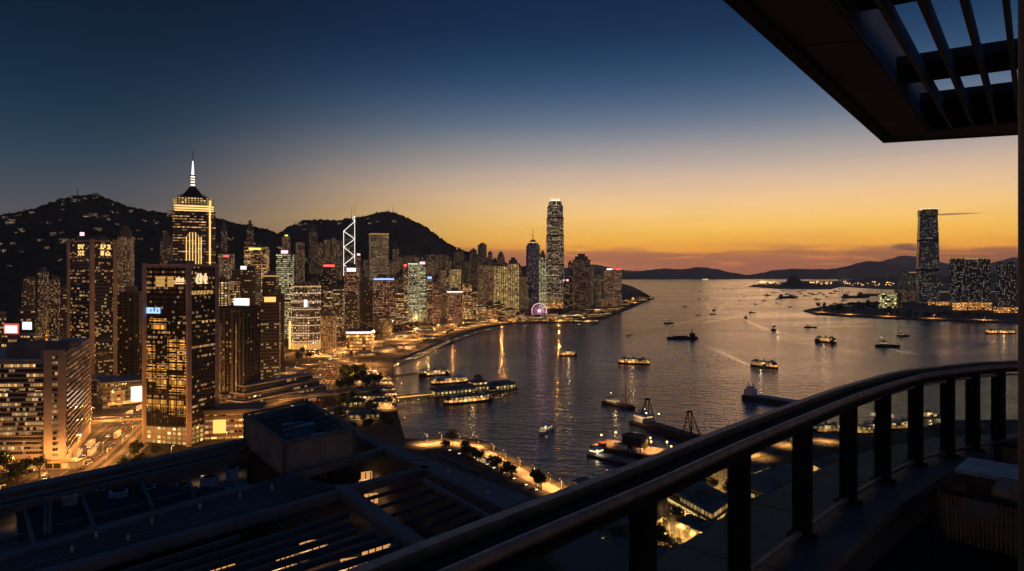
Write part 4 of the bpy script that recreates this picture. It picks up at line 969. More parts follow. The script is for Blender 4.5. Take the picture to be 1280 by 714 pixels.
# ---- covered footbridges
def footbridge(pa, pb, z, d_w, label, lit='goldd', roofm='conc'):
    A = G(*pa, z); B = G(*pb, z); mid = (A+B)/2; L_ = (B-A).length; rz = math.atan2(B.y-A.y, B.x-A.x)
    r = empty('footbridge', (mid.x, mid.y, 3), rz, label, 'footbridge')
    MB().box((0,0,z-3), (L_,d_w,.9)).build('deck', M['conc'], r); MB().box((0,0,z+.9), (L_,d_w+.8,.5)).build('roof', M[roofm], r)
    MB().box((0,-d_w/2-.1,z-2.0), (L_,.25,1.2)).build('parapet', M['beige'], r)
    MB().box((0,0,z+.55), (L_,d_w*.5,.15)).build('light_strip', E[lit], r)
    n = max(2, int(L_/18)); mb = MB()
    for k in range(n+1): mb.box((-L_/2+L_*k/n, -d_w/2+.3, z-.8), (.35,.35,3.2))
    mb.build('roof_posts', M['lampmetal'], r)
    for k in range(n//2+1):
        MB().bar((-L_/2+L_*(k+.5)/(n//2+1), 0, 0), (-L_/2+L_*(k+.5)/(n//2+1), 0, z-3.4), .8, .8, 8).build('pier', M['conc'], r)
footbridge((116,527), (181,524), 9, 7, 'covered footbridge over the expressway behind the hotel', 'goldd')
footbridge((318,503), (440,491), 10, 8, 'long lit covered footbridge across the orange avenue', 'gold')
footbridge((440,491.5), (494,490), 10, 8, 'second stretch of the covered footbridge, leading to the pier', 'gold')

# ---- infill buildings
HEROES += [(683,706,246,390,2440),(658,675,301,385,2280),(429,444,270,345,2330),(214,272,184,330,1060),(359,397,357,440,1110),(86,144,302,480,730),(181,271,333,560,480),(273,326,384,515,610)]
ENV = [(0,352),(45,346),(80,356),(145,352),(180,372),(280,340),(330,340),(400,322),(430,325),(480,331),(500,318),(560,317),(600,324),(640,330),(660,336),(700,340),(725,350),(760,362),(780,372)]
def free(x, y, rad):
    if any((x-a)**2+(y-b_)**2 < (rad+c)**2 for a, b_, c in BUILT): return False
    for pts, wd, z in ROADS:
        for p in pts[::2]:
            if (x-p[0])**2+(y-p[1])**2 < (rad+wd/2+5)**2: return False
    return inside((x, y), ISLAND) and inside((x+rad*.7, y-rad*.7), ISLAND)
ZN = [('resi','apartment_tower','cross','small warm windowed apartment block crowded on the slope below the ridge'),('resid','apartment_tower','bays','dim grey apartment block crowded on the slope below the ridge'),
      ('office','office_block','box','mid rise office block with lit floors, lost in the crowd of the city centre'),('darkb','office_block','box','dark mid rise block with columns of small orange windows in the city centre'),
      ('officew','office_block','box','low warm lit block close to the waterfront road'),('resil','apartment_tower','cross','pale mid rise apartment block in the crowd of the city centre')]
cnt = 0
def infill(n, pxr, dr, hr, styles, wr=(22,36), maxup=None):
    global cnt
    tries = 0; made = 0
    while made < n and tries < n*40:
        tries += 1
        px = random.uniform(*pxr); d = random.uniform(*dr); x = (px-HX)/F*d; wd_ = random.uniform(*wr)
        if not free(x, d, wd_*.5): continue
        env = interp(ENV, px); top = env + random.uniform(*hr)
        hz = zof(top, d)
        if hz < 14: hz = random.uniform(14, 34)
        st_, nm, sh, lb = ZN[random.choice(styles)]
        wpx = wd_/d*F
        if any(hd > d and x0 < px+wpx/2 and x1 > px-wpx/2 and HY-(hz-EYE)*F/d < y0+.72*(y1-y0) for x0, x1, y0, y1, hd in HEROES): continue
        yt = HY-(hz-EYE)*F/d
        tower(px-wpx/2, px+wpx/2, yt, d, st_, lb, rot=random.choice([8,14,18,24,-66]), shape=sh, asp=random.uniform(.7,1.1), name=nm, group=lb.split(',')[0].replace('small ','').replace('block','blocks'),
              roof=random.choice(['plant','plant','step',None]))
        made += 1
infill(64, (494,655), (2250,3500), (0,10), [0,1,1,0,5], (20,32))
infill(34, (380,500), (2350,3300), (-12,12), [0,1,1], (22,32))
infill(30, (20,345), (1500,2300), (0,26), [1,1,0], (22,30))
infill(30, (494,660), (1750,2250), (26,44), [2,5,4,0], (26,42))
infill(42, (280,500), (1150,2200), (26,56), [2,3,2,3,5,0], (26,42))
infill(30, (20,290), (760,1500), (40,95), [3,2,1,3], (26,40))
infill(14, (655,760), (2350,3000), (6,24), [1,0,2], (26,40))
infill(20, (500,690), (1500,1900), (52,60), [4,4,2], (24,44))

gS = 'sodium lamps in the streets between the towers'
made = 0
for _ in range(4000):
    if made >= 110: break
    px = random.uniform(10, 700); d = random.choice([random.uniform(560, 1300), random.uniform(1000, 2000), random.uniform(1500, 2300)]); x = (px-HX)/F*d
    if free(x, d, 3) and not free(x, d, 26):
        lamp('street', x, d, 3.1, random.uniform(0, 6.28), 'sodium street lamp in a street between the crowded towers', gS); made += 1
# ---- houses on the hillside
def hill_z(px, ridge, dr, front, s, fpow=1.25):
    D = interp(dr, px); H = EYE+(HY-interp(ridge, px))/F*D; return D-front*(1-s), H*(s**fpow)
hl = 'house lights on the dark hillside'
house_proto = []
for k in range(4):
    r = empty('hillside_house', (0,-500-60*k,-200), 0, 'small house with lit windows on the dark wooded hillside', 'house', hl); wd_ = 11+5*k
    MB().box((0,0,3.5+k), (wd_,10,7+k*2)).build('facade', [facade('house windows %d' % k, (.2,.17,.14), fw=5, fh=5, mx=.18, my=.3, p=.42, c1=(1,.55,.22), c2=(1,.78,.5), s=.9, band=.2)], r)
    MB().box((0,0,12.8+k*4), (wd_+1,15,1.2)).build('roof', M['roof'], r); house_proto.append(r)
spots = []
for i in range(90):
    px = random.gauss(*random.choice([(85,18),(130,22),(185,22),(225,22),(300,22),(15,12),(60,20)])); s = random.choice([.99,.96,.9,.8,.7,.62,.5])*random.uniform(.96,1.0)
    if -20 < px < 350: spots.append((px, s, HR1, [(-260,2300),(0,2600),(450,3100)], 1250))
for i in range(34):
    px = random.choice([random.gauss(385,12), random.gauss(425,14), random.gauss(458,10), random.uniform(340,500)]); s = random.choice([1.0,.99,.97,.9])
    if 340 < px < 500: spots.append((px, s, HR2, [(300,3900),(490,4300),(690,4800)], 1500))
import mathutils.bvhtree as bt
def bvh_of(g):
    vs, fs = [], []
    for c in g: vs += c
    n = len(g[0])
    for i in range(len(g)-1):
        for k in range(n-1): fs.append((i*n+k, (i+1)*n+k, (i+1)*n+k+1, i*n+k+1))
    return bt.BVHTree.FromPolygons([Vector(v) for v in vs], fs)
BV1, BV2 = bvh_of(hill1), bvh_of(hill2)
used = [False]*4
for (px, s, rg, dr, fr) in spots:
    D = interp(dr, px); d = D-fr*(1-s) - 4; x = (px-HX)/F*d
    h = (BV1 if fr == 1250 else BV2).ray_cast(Vector((x, d, 3000)), Vector((0,0,-1)))[0]
    if not h: continue
    k = random.choice([0,0,1,1,2,3]); loc = (x, d, h.z-3)
    if not used[k]: used[k] = True; house_proto[k].location = loc; house_proto[k].rotation_euler = (0,0,random.uniform(-.6,.6))
    else: copy_tree(house_proto[k], loc, random.uniform(-.6,.6), random.uniform(.8,1.15))
for (px, py, rg) in ((97,236,BV1),(486,260,BV2),(491,258,BV2)):
    D = interp([(-260,2300),(0,2600),(450,3100)], px) if rg is BV1 else 4300
    x = (px-HX)/F*D; h = rg.ray_cast(Vector((x, D, 3000)), Vector((0,0,-1)))[0]
    if h:
        r = empty('radio_mast', (x, D, h.z-2), 0, {97:'thin radio mast on the left hill crest', 486:'left of two radio masts on the pointed peak', 491:'right and taller of two radio masts on the pointed peak'}[px], 'mast')
        hh = zof(py, D)-h.z+2; MB().bar((0,0,0),(0,0,hh),2.2,.8,5).build('pole', M['metal'], r); MB().box((0,0,hh*.25),(10,7,hh*.35)).build('antenna_drum', M['conc'], r)
# forest clumps over the hills
def clumps(name, grids, n, smin, smax, label, cat):
    mb = MB()
    for i in range(n):
        g = random.choice(grids); c = random.choice(g[:-1] or g); 
        k = random.choice([random.randint(8, len(c)-2), int(len(c)*.62), int(len(c)*.64)]); p = c[min(k, len(c)-1)]
        q = g[min(g.index(c)+1, len(g)-1)][min(k, len(c)-1)]; s = random.random(); x, y, z = (p[j]*(1-s)+q[j]*s for j in range(3))
        mb.sphere((x, y, z+smin*.2), random.uniform(smin, smax), 5, 3, random.uniform(.6,1.1), .35)
    return tag(mb.build(name, M['leafd']), label, cat, kind='stuff')
clumps('hillside_forest', [hill1], 2600, 6, 13, 'dark wooded cover of the hills behind the city', 'forest')
clumps('hillside_forest', [hill2], 1700, 9, 17, 'dark wooded cover of the pointed peak', 'forest')

# ================================================================== TREES
def make_tree(seed, hgt=9.0, rad=4.0, n=420, leaf=0.55, label='', group=''):
    rd = random.Random(seed); r = empty('tree', (0,-400,-100), 0, label, 'tree', group)
    mb = MB(); mb.bar((0,0,0),(0.2,0.1,hgt*.45), .28, .18, 7)
    tips = []
    for k in range(6):
        a = 2*math.pi*k/6+rd.uniform(-.3,.3); e = Vector((math.cos(a)*rad*.55, math.sin(a)*rad*.55, hgt*rd.uniform(.55,.85))); mb.bar((0.2,.1,hgt*rd.uniform(.3,.45)), e, .13, .05, 5); tips.append(e)
    mb.build('trunk', M['bark'], r)
    mb = MB(); cl = tips + [Vector((rd.uniform(-.6,.6)*rad*.6, rd.uniform(-.6,.6)*rad*.6, hgt*rd.uniform(.6,.98))) for _ in range(7)]
    for i in range(n):
        c = rd.choice(cl); q = Vector((rd.gauss(0,1), rd.gauss(0,1), rd.gauss(0,.75))); q.normalize(); q *= rad*rd.uniform(.15,.48)
        p = c+q; a = Vector((rd.uniform(-1,1), rd.uniform(-1,1), rd.uniform(-1,1))).normalized()*leaf; b_ = a.cross(Vector((rd.uniform(-1,1), rd.uniform(-1,1), 1))).normalized()*leaf*.8
        mb.face([p-a, p-b_*.7, p+a, p+b_*.7])
    mb.build('crown', M['leaf'], r); return r
TP = {}
def tree_at(x, y, s, label, group, z=3.1):
    key = (group, random.randint(0, 2))
    if key not in TP:
        TP[key] = make_tree(11*key[1]+5, label=label, group=group); TP[key].location = (x, y, z); TP[key].scale = (s, s, s*.95); TP[key].rotation_euler = (0,0,random.uniform(0,6)); return
    copy_tree(TP[key], (x, y, z), random.uniform(0, 6.28), (s, s, s*random.uniform(.85,1.15)))
def grove(pxpoly, n, smin, smax, label, group, z=3.1):
    poly = ccw([tuple(G(a, b_, z)[:2]) for a, b_ in pxpoly]); xs = [p[0] for p in poly]; ys = [p[1] for p in poly]; made = 0; tr = 0
    while made < n and tr < n*60:
        tr += 1; x, y = random.uniform(min(xs), max(xs)), random.uniform(min(ys), max(ys))
        if inside((x, y), poly) and not any(min((x-p[0])**2+(y-p[1])**2 for p in pts[::2]) < (wd/2+5)**2 for pts, wd, z_ in ROADS):
            tree_at(x, y, random.uniform(smin, smax), label, group, z); made += 1
grove([(418,500),(430,462),(450,462),(475,482),(478,500)], 34, 1.1, 1.7, 'dark leafy tree in the park between the curved road and the orange avenue', 'trees of the dark park')
grove([(425,540),(415,498),(480,498),(488,545),(505,552)], 26, .9, 1.3, 'leafy tree on the waterfront below the covered footbridge', 'trees below the footbridge')
grove([(430,434),(500,418),(535,404),(470,412),(430,425)], 34, .9, 1.3, 'street tree between the city blocks and the waterfront road', 'trees along the waterfront road')
grove([(500,432),(560,412),(600,403),(680,399),(680,401),(600,408),(520,434)], 20, .7, 1.1, 'low tree on the reclaimed strip by the harbour walk', 'trees on the reclaimed strip')
grove([(0,640),(0,575),(30,588),(70,598),(60,606)], 12, 1.0, 1.5, 'dark tree before the beige hotel', 'trees before the hotel')
grove([(545,564),(580,566),(640,595),(690,618),(640,606),(590,580)], 18, .8, 1.2, 'small tree planted behind the lit promenade pier', 'trees behind the lit promenade')
grove([(150,590),(175,560),(200,565),(180,600)], 8, .9, 1.2, 'dark tree on the verge right of the expressway', 'trees on the expressway verge')
grove([(365,445),(400,438),(400,452),(372,456)], 8, 1.0, 1.4, 'tree in front of the rounded tower with glowing rings', 'trees before the rounded ringed tower')
q = G(566, 557, 3.1); t_ = make_tree(77, hgt=11, rad=6.5, n=600, label='big dark tree standing alone in the middle of the lit promenade', group=''); t_.location = q
grove([(770,385),(800,378),(816,373.8),(803,368),(785,372)], 22, 1.3, 2.2, 'dark tree on the wooded tip beyond the twin reddish harbour towers', 'trees on the wooded harbour tip')
grove([(1008,388),(1050,392),(1100,394),(1120,396),(1100,380),(1040,383)], 70, 1.2, 2.2, 'dark tree on the wooded far point before the lit museum', 'trees on the far point')
grove([(1120,399),(1230,401),(1230,396),(1120,394)], 24, 1.2, 2.0, 'dark tree along the far waterfront under the tallest tower', 'trees of the far waterfront')
grove([(700,690),(760,640),(800,650),(860,714)], 16, .9, 1.3, 'leafy tree in the courtyard seen between the railing posts', 'trees seen between the railing posts')
grove([(820,640),(880,600),(960,640),(930,700),(840,700)], 18, .8, 1.2, 'leafy tree lit from below beside the garden lamps', 'trees in the lit garden quarter')

# ================================================================== CARS
def make_car(kind, paint, label, group):
    r = empty(kind, (0,-420,-100), 0, label, 'car' if kind != 'bus' else 'bus', group)
    if kind == 'bus': L_, W__, h1, h2 = 11.5, 2.5, 4.2, 0
    else: L_, W__, h1, h2 = 4.5, 1.8, .85, 1.45
    mb = MB(); 
    if kind == 'bus':
        mb.box((0,0,2.3),(L_,W__,3.9)); mb.build('body', M[paint], r); mb = MB()
        for z in (1.9,3.5): mb.box((0,0,z),(L_*.94,W__+.06,.9))
        mb.build('window_band', E['warmd'], r)
    else:
        prof = [(-2.2,.35),(2.2,.35),(2.25,.75),(1.3,.9),(.6,1.42),(-1.0,1.45),(-1.8,.98),(-2.25,.9)]
        for s in (-1,1):
            pass
        a = [(x,-.88,z) for x,z in prof]; b_ = [(x,.88,z) for x,z in prof]; mb.face(a); mb.face(list(reversed(b_)))
        for i in range(len(prof)): j = (i+1)%len(prof); mb.face([a[j],a[i],b_[i],b_[j]])
        mb.build('body', M[paint], r)
        mb = MB(); mb.face([(1.22,-.8,.95),(1.22,.8,.95),(.62,.74,1.4),(.62,-.74,1.4)]); mb.face([(-1.75,.8,1.03),(-1.75,-.8,1.03),(-1.05,-.74,1.44),(-1.05,.74,1.44)])
        for s in (-.89,.89): mb.face([(-1.5,s,1.0),(1.0,s,.95),(.55,s,1.36),(-1.0,s,1.38)])
        mb.build('windscreen', M['glassd'], r)
    for x in (-L_*.31, L_*.31):
        for y in (-W__*.45, W__*.45): MB().bar((x,y-.12,.34),(x,y+.12,.34),.34,.34,8).build('wheel', M['tyre'], r)
    for y in (-.6,.6):
        MB().box((L_/2+.03,y,.68),(.12,.42,.24)).build('headlight', E['head'], r); MB().box((-L_/2-.03,y,.75),(.12,.42,.2)).build('tail_light', E['tail'], r)
    return r
CARK = [('parked_car' , 'carw')]
CP = {}
def car_at(x, y, z, rz, where, group):
    k = random.choice(['w','w','d','d','r','b']); key = (k, group)
    if key not in CP:
        nm, pt, lb = {'w': ('car','carw','white car'), 'd': ('car','card','dark car'), 'r': ('taxi','carr','red taxi'), 'b': ('bus','carw','double decker bus')}[k]
        CP[key] = make_car(nm, pt, '%s %s' % (lb, where), group + {'w':', white','d':', dark','r':', red taxis','b':', buses'}[k]); o = CP[key]; o.location = (x, y, z); o.rotation_euler = (0,0,rz); return
    copy_tree(CP[key], (x, y, z), rz)
def traffic(pts, wd, z, n, where, group, lanes=4):
    seg = [math.dist(pts[i], pts[i+1]) for i in range(len(pts)-1)]; tot = sum(seg); taken = []
    for _ in range(n*4):
        if n <= 0: break
        s = random.uniform(2, tot-2); lane = random.randrange(lanes)
        if any(l == lane and abs(s-q) < 13 for l, q in taken): continue
        taken.append((lane, s)); n -= 1; i = 0; s_ = s
        while s_ > seg[i]: s_ -= seg[i]; i += 1
        a, b_ = Vector(pts[i]), Vector(pts[i+1]); d = (b_-a).normalized(); p = a + d*s_; off = -wd/2 + wd*(lane+.5)/lanes; p += Vector((-d.y, d.x))*off
        car_at(p.x, p.y, z+.01, math.atan2(d.y, d.x) + (0 if off < 0 else math.pi), where, group)
traffic(r1, 22, 3.15, 44, 'on the wide expressway beside the beige hotel', 'traffic on the expressway', 6)
traffic(r2, 26, 3.15, 44, 'on the wide orange avenue', 'traffic on the orange avenue', 6)
traffic(r3, 18, 3.3, 60, 'on the waterfront road towards the wheel', 'traffic on the waterfront road', 4)
traffic(r4, 12, 3.45, 14, 'on the curved road around the dark park', 'traffic on the park road', 2)
traffic(r5, 12, 3.5, 8, 'on the street at the foot of the mirrored tower', 'traffic at the mirrored tower', 2)
traffic(r1c, 9, 3.6, 6, 'on the hotel forecourt', 'traffic at the hotel forecourt', 2)
for (px, py) in [(592,572),(603,579),(615,585),(628,591),(640,598),(655,606),(668,612),(560,563),(572,567)]:
    q = G(px, py, 3.1); car_at(q.x, q.y, 3.02, -.9+random.uniform(-.05,.05), 'parked behind the lit promenade', 'cars parked behind the promenade')

# ================================================================== WHEEL, PIERS
d = 1780; X_ = (674-HX)/F*d
r = empty('ferris_wheel', (X_, d, 3), math.radians(6), 'pink white lit observation wheel at the water edge', 'wheel'); R_w = 9.4/F*d; hz = zof(388.5, d)-3
MB().tube([(R_w*math.cos(2*math.pi*k/40), -1.5, hz+R_w*math.sin(2*math.pi*k/40)) for k in range(40)], .45, 4, True).build('rim', E['pink'], r)
MB().tube([(R_w*math.cos(2*math.pi*k/40), 1.5, hz+R_w*math.sin(2*math.pi*k/40)) for k in range(40)], .4, 4, True).build('rim', M['white'], r)
for k in range(20): a = 2*math.pi*k/20; MB().bar((0,0,hz),(R_w*math.cos(a),0,hz+R_w*math.sin(a)), .22,.18,4).build('spoke', E['purple'] if k%2 else E['pink'], r)
for k in range(20):
    a = 2*math.pi*(k+.5)/20; MB().box((R_w*1.06*math.cos(a), 0, hz+R_w*1.06*math.sin(a)-.6),(1.8,1.8,2)).build('cabin', M['white'], r)
for sx in (-1,1):
    for sy in (-1,1): MB().bar((sx*R_w*.62, sy*6, 0),(0, sy*2.2, hz), .8,.6,6).build('support_leg', M['white'], r)
MB().bar((0,-3,hz),(0,3,hz),2.2,2.2,12).build('hub_light', E['white'], r)
MB().box((0,0,1.2),(26,12,2.4)).build('base_platform', E['pink'] if False else M['white'], r)
def light_point(o, loc, col, power, size=.6, spot=True):
    ld = bpy.data.lights.new('lamp_light', 'SPOT' if spot else 'POINT')
    if spot: ld.spot_size = math.radians(150); ld.spot_blend = .5
    ld.energy = power; ld.color = col; ld.shadow_soft_size = size
    lo = bpy.data.objects.new('lamp_light', ld); C.objects.link(lo); lo.parent = o; lo.location = loc
light_point(r, (0,-5,hz), (1,.4,.5), 7000, 4, False)

def shed(x, y, rz, L_, W__, label, group=None, z=0, lit='warm', roof='roofl', storeys=1, name='pier_shed', h=5, towerlet=False):
    r = empty(name, (x, y, z), rz, label, 'pier', group)
    MB().box((0,0,2.0),(L_+6, W__+5, 1.6)).build('deck', M['seawall'], r)
    pl = MB(); n = max(3, int(L_/8))
    for k in range(n+1):
        for s in (-1,1): pl.bar((-L_/2+L_*k/n, s*(W__/2+1.6), -1),(-L_/2+L_*k/n, s*(W__/2+1.6), 1.3), .5,.5,6)
    pl.build('piles', M['seawall'], r)
    for st_ in range(storeys):
        z0_ = 2.8+st_*h
        MB().box((0,0,z0_+h*.42),(L_*.97, W__*.86, h*.84)).build('lit_hall', [FM['gold'] if st_ == 0 else FM['officew']], r)
        MB().box((0,0,z0_+h*.93),(L_+1, W__+1.2, .5)).build('floor_slab', M['conc'], r)
        c = MB()
        for k in range(n+1):
            for s in (-1,1): c.bar((-L_/2+L_*k/n, s*(W__/2+.2), z0_),(-L_/2+L_*k/n, s*(W__/2+.2), z0_+h*.9), .25,.25,5)
        c.build('columns', M['white'], r)
    zt = 2.8+storeys*h
    p0 = [(-L_/2-.8,-W__/2-.8),(L_/2+.8,-W__/2-.8),(L_/2+.8,W__/2+.8),(-L_/2-.8,W__/2+.8)]; p1 = [(-L_/2+W__*.35,-.4),(L_/2-W__*.35,-.4),(L_/2-W__*.35,.4),(-L_/2+W__*.35,.4)]
    MB().prism(p0, zt, zt+2.6, top=p1).build('hipped_roof', M[roof], r)
    if towerlet: MB().box((0,0,zt+3),(7,6,5)).build('roof_pavilion', M['conc'], r); MB().prism(shape_poly('box',8,7), zt+5.5, zt+7.5, top=shape_poly('box',1,1)).build('pavilion_roof', M[roof], r)
    return r
# central near pier: walkway, double hall
q1, q2 = G(494,499,2), G(546,494,2); md = (q1+q2)/2; ang = math.atan2(q2.y-q1.y, q2.x-q1.x)
r = empty('pier_walkway', (md.x, md.y, 0), ang, 'lamp lit pier walkway leading from the shore to the ferry halls', 'pier'); L_ = (q2-q1).length
MB().box((0,0,3),(L_,9,1.4)).build('deck', M['pave'], r); pl = MB()
for k in range(7):
    for s in (-1,1): pl.bar((-L_/2+L_*k/6, s*3.6, -1),(-L_/2+L_*k/6, s*3.6, 2.4), .6,.6,6)
pl.build('piles', M['seawall'], r)
MB().box((0,4.4,4.6),(L_,.2,1.0)).build('railing', M['lampmetal'], r)
MB().box((0,-4.4,4.3),(L_,.2,1.0)).build('railing', E['goldd'], r)
for k in range(9):
    x = -L_/2 + L_*(k+.5)/9; o = lamp('pier', 0, 0, 0, 0, 'low lamp on the pier walkway railing', 'lamps of the pier walkway'); p = md + Vector((math.cos(ang)*x+math.sin(ang)*4, math.sin(ang)*x-math.cos(ang)*4, 0))
    o.location = (p.x, p.y, 3.7); o.scale = (.55,.55,.55)
q = G(566, 494, 2); shed(q.x, q.y+6, ang, 46, 17, 'ferry hall with a dark hipped roof at the end of the lit walkway', storeys=1, h=6)
q = G(597, 489, 2); shed(q.x, q.y+6, ang+.05, 16, 16, 'square ferry hall with a small roof pavilion in the middle of the pier', storeys=2, h=4.6, towerlet=True)
q = G(623, 488, 2); shed(q.x, q.y+7, ang+.05, 34, 17, 'outermost ferry hall with a long dark roof over the water', storeys=1, h=6)
q = G(513, 467.5, 2); r_ = empty('finger_pier', (q.x, q.y, 0), ang, 'thin dark finger pier above the lit walkway', 'pier'); MB().box((0,0,1.6),(48,4,1)).build('deck', M['seawall'], r_)
pl = MB(); [pl.bar((x,0,-1),(x,0,1.2),.4,.4,6) for x in (-20,-10,0,10,20)]; pl.build('piles', M['seawall'], r_)

# distant piers by the tall tower
for i, (px, py, L_, W__) in enumerate([(700,402,40,14),(716,402,44,14),(733,402.5,60,16),(744,396.5,60,16),(752,393,60,15),(763,389,60,15),(771,385,60,15),(779,381.5,50,14),(793,379,46,14),(803,376,46,14),(812,373,46,14),(772,378,60,20),(745,388,70,20),(724,393,60,20)]):
    q = G(px, py, 2); s = shed(q.x, q.y, [0.1,-.3,-.2,.5][i%4] if i > 2 else .1, L_, W__, 'lit ferry pier in the row that runs out past the twin reddish towers', 'row of lit piers', storeys=1+i%2, h=5.5)
    if i % 2 == 0: light_point(s, (0,-W__/2-4,9), (1,.6,.25), 16000)
for i, (px, py) in enumerate([(650,398.5),(665,398),(690,397),(705,396.5),(720,396),(630,399.5)]):
    q = G(px, py, 3); s = shed(q.x, q.y, .15, 46, 16, 'low lit hall on the shore around the wheel', 'low halls around the wheel', z=1.5, name='low_hall', h=7)
    light_point(s, (0,-14,12), (1,.6,.25), 16000)
for (px, py, c, pw) in [(512,402,(1,.75,.35),70000),(468,420,(1,.6,.3),20000),(380,436,(1,.72,.35),40000),(607,392,(1,.6,.25),40000),(625,391,(1,.65,.2),40000),(641,391,(1,.65,.2),40000),(694,385,(1,.8,.4),50000),(748,372,(1,.75,.4),30000),(560,396,(1,.6,.25),25000),(410,424,(1,.7,.35),20000)]:
    q = G(px, py, 3); o = empty('floodlight', (q.x, q.y, 3), 0, 'floodlight on a short mast glowing at the foot of the towers near px' if False else 'floodlight on a short mast at the foot of the waterfront towers', 'floodlight', 'floodlights at the tower feet')
    MB().bar((0,0,0),(0,0,9),.25,.2,5).build('mast', M['lampmetal'], o); MB().box((0,-.4,9),(4.5,1,1.6)).build('lamp_head', E['lampw'], o); light_point(o, (0,-2.5,9.5), c, pw, 1)

gW = 'low lit pavilions along the near waterfront'
for (px, py, L_, W__, rz, nm) in [(505,421,50,18,.5,'a'),(530,414,44,16,.5,'b'),(480,440,34,14,.6,'c'),(455,446,30,14,.4,'d'),(508,436,30,10,.7,'e'),(535,425,26,10,.7,'f'),(450,480,26,14,.3,'g'),(462,500,30,16,.0,'h'),(440,508,24,14,.1,'i'),(455,524,26,14,.2,'j'),(478,508,18,10,.1,'k'),(420,520,22,12,.4,'l'),(590,404.6,40,12,.2,'m'),(560,409,40,12,.4,'n')]:
    q = G(px, py, 3); s = shed(q.x, q.y, rz, L_, W__, 'low lit pavilion among trees on the near waterfront', gW, z=1.4, name='pavilion', h=4.5); s['category'] = 'building'
    if nm in 'aceghj': light_point(s, (0,-W__/2-5,8), (1,.5,.17), 5000 if py > 470 else 14000)
# ================================================================== BOATS
def hull(mb, L_, B, h, bow=.25, stern=.08, z=0, flare=1.08):
    n = 10; top, bot = [], []
    st_ = [(-.5,stern_w) for stern_w in (.75,)] 
    prof = [(-.5,.72),(-.42,.92),(-.2,1),(.15,1),(.32,.8),(.43,.45),(.5,.04)]
    up = [(x*L_, w_*B/2) for x, w_ in prof]; poly = [(x,-y) for x, y in up] + [(x, y) for x, y in reversed(up)]
    low = [(x*.93, y*.8) for x, y in poly]
    mb.prism(low, z-1.2, z+h, top=poly)
def ferry(L_=38, two=True, hullm='hullg', label='', group=None, name='ferry', lit=.9):
    r = empty(name, (0,-430,-100), 0, label, 'ferry', group); B = L_*.24
    prof = [(-.5,.05),(-.44,.5),(-.34,.85),(-.15,1),(.15,1),(.34,.85),(.44,.5),(.5,.05)]
    up = [(x*L_, w_*B/2) for x, w_ in prof]; poly = [(x,-y) for x, y in up]+[(x, y) for x, y in reversed(up)]
    MB().prism([(x*.92,y*.8) for x, y in poly], -1, 2.2, top=poly).build('hull', M[hullm], r)
    inner = lambda k, s: [(x*k, y*s) for x, y in poly]
    MB().prism(inner(.94,.93), 2.2, 4.4).build('lower_deck', [FM['podium']], r)
    MB().prism(inner(.97,1.0), 4.4, 4.8).build('deck_edge', M['white'], r)
    MB().prism(inner(.86,.88), 4.8, 7.0).build('upper_deck', [FM['gold']], r)
    MB().prism(inner(.92,.95), 7.0, 7.35).build('roof', M['white' if hullm != 'hullg' else 'conc'], r)
    for s in (-1,1): MB().box((s*L_*.27,0,8.4),(L_*.09,B*.4,2.2)).build('wheelhouse', M['white'], r)
    MB().bar((0,0,7.3),(0,0,10.6),.9,.8,8).build('funnel', M['hullb'], r)
    for s in (-1,1): MB().bar((s*L_*.36,0,7.3),(s*L_*.36,0,12.5),.14,.08,5).build('mast', M['lampmetal'], r)
    light_point(r, (0,-B*.8,5.0), (1,.65,.3), 700, .5, False)
    return r
def workboat(L_=22, label='', name='workboat', group=None, house='rear', hullm='hullb', A=False, lamp_=True):
    r = empty(name, (0,-430,-100), 0, label, 'boat', group); B = L_*.3
    mb = MB(); hull(mb, L_, B, 1.9); mb.build('hull', M[hullm], r)
    mb = MB(); up = [(-.46,.62),(-.2,.86),(.15,.86),(.3,.68)]; p_ = [(x*L_,-y*B/2) for x,y in up]+[(x*L_,y*B/2) for x,y in reversed(up)]; mb.prism(p_, 1.9, 2.1); mb.build('deck', M['deck'], r)
    x = -L_*.2 if house == 'rear' else L_*.12
    MB().box((x,0,3.4),(L_*.26,B*.6,2.8)).build('cabin', M['white'], r); w_ = MB().box((x,0,3.9),(L_*.262,B*.61,.7)).build('cabin_windows', E['warmd'], r)
    MB().box((x+L_*.02,0,5.5),(L_*.13,B*.45,1.6)).build('wheelhouse', M['white'], r); MB().box((x+L_*.02,0,6.4),(L_*.15,B*.5,.25)).build('wheelhouse_roof', M['conc'], r)
    MB().bar((x-L_*.06,0,5),(x-L_*.06,0,9.5),.16,.1,5).build('mast', M['lampmetal'], r); MB().bar((x-L_*.14,0,4.6),(x-L_*.14,0,6.6),.5,.45,8).build('funnel', M['hullr'], r)
    if A:
        for s in (-1,1): MB().bar((L_*.18,s*B*.3,2),(L_*.10,0,10.5),.22,.18,5).build('derrick_leg', M['steelr'], r)
        MB().bar((L_*.10,0,10.5),(L_*.4,0,7),.15,.12,5).build('boom', M['steelr'], r)
    if lamp_: MB().box((x-L_*.06,0,9.7),(.5,.5,.5)).build('mast_light', E['lampw'], r)
    return r
def put(o, px, py, rz, s=1.0, z=0):
    q = G(px, py, 0); o.location = (q.x, q.y, z); o.rotation_euler = (0,0,math.radians(rz)); o.scale = (s,)*3; return o
put(ferry(44, label='long lit ferry heading left in the middle of the harbour', hullm='hullg'), 792, 455, -20, 1.08)
put(ferry(40, label='dark ferry above the bow of the blue grey hopper barge', hullm='hullg'), 955, 459, -52, 1.1)
put(ferry(30, label='short brightly lit orange ferry left of the long lit ferry', hullm='hullb'), 710, 445, 4)
put(ferry(56, label='broad white ferry moored below the dark roofed ferry halls', hullm='hullg', name='moored_ferry'), 585, 503, math.degrees(ang)-2)
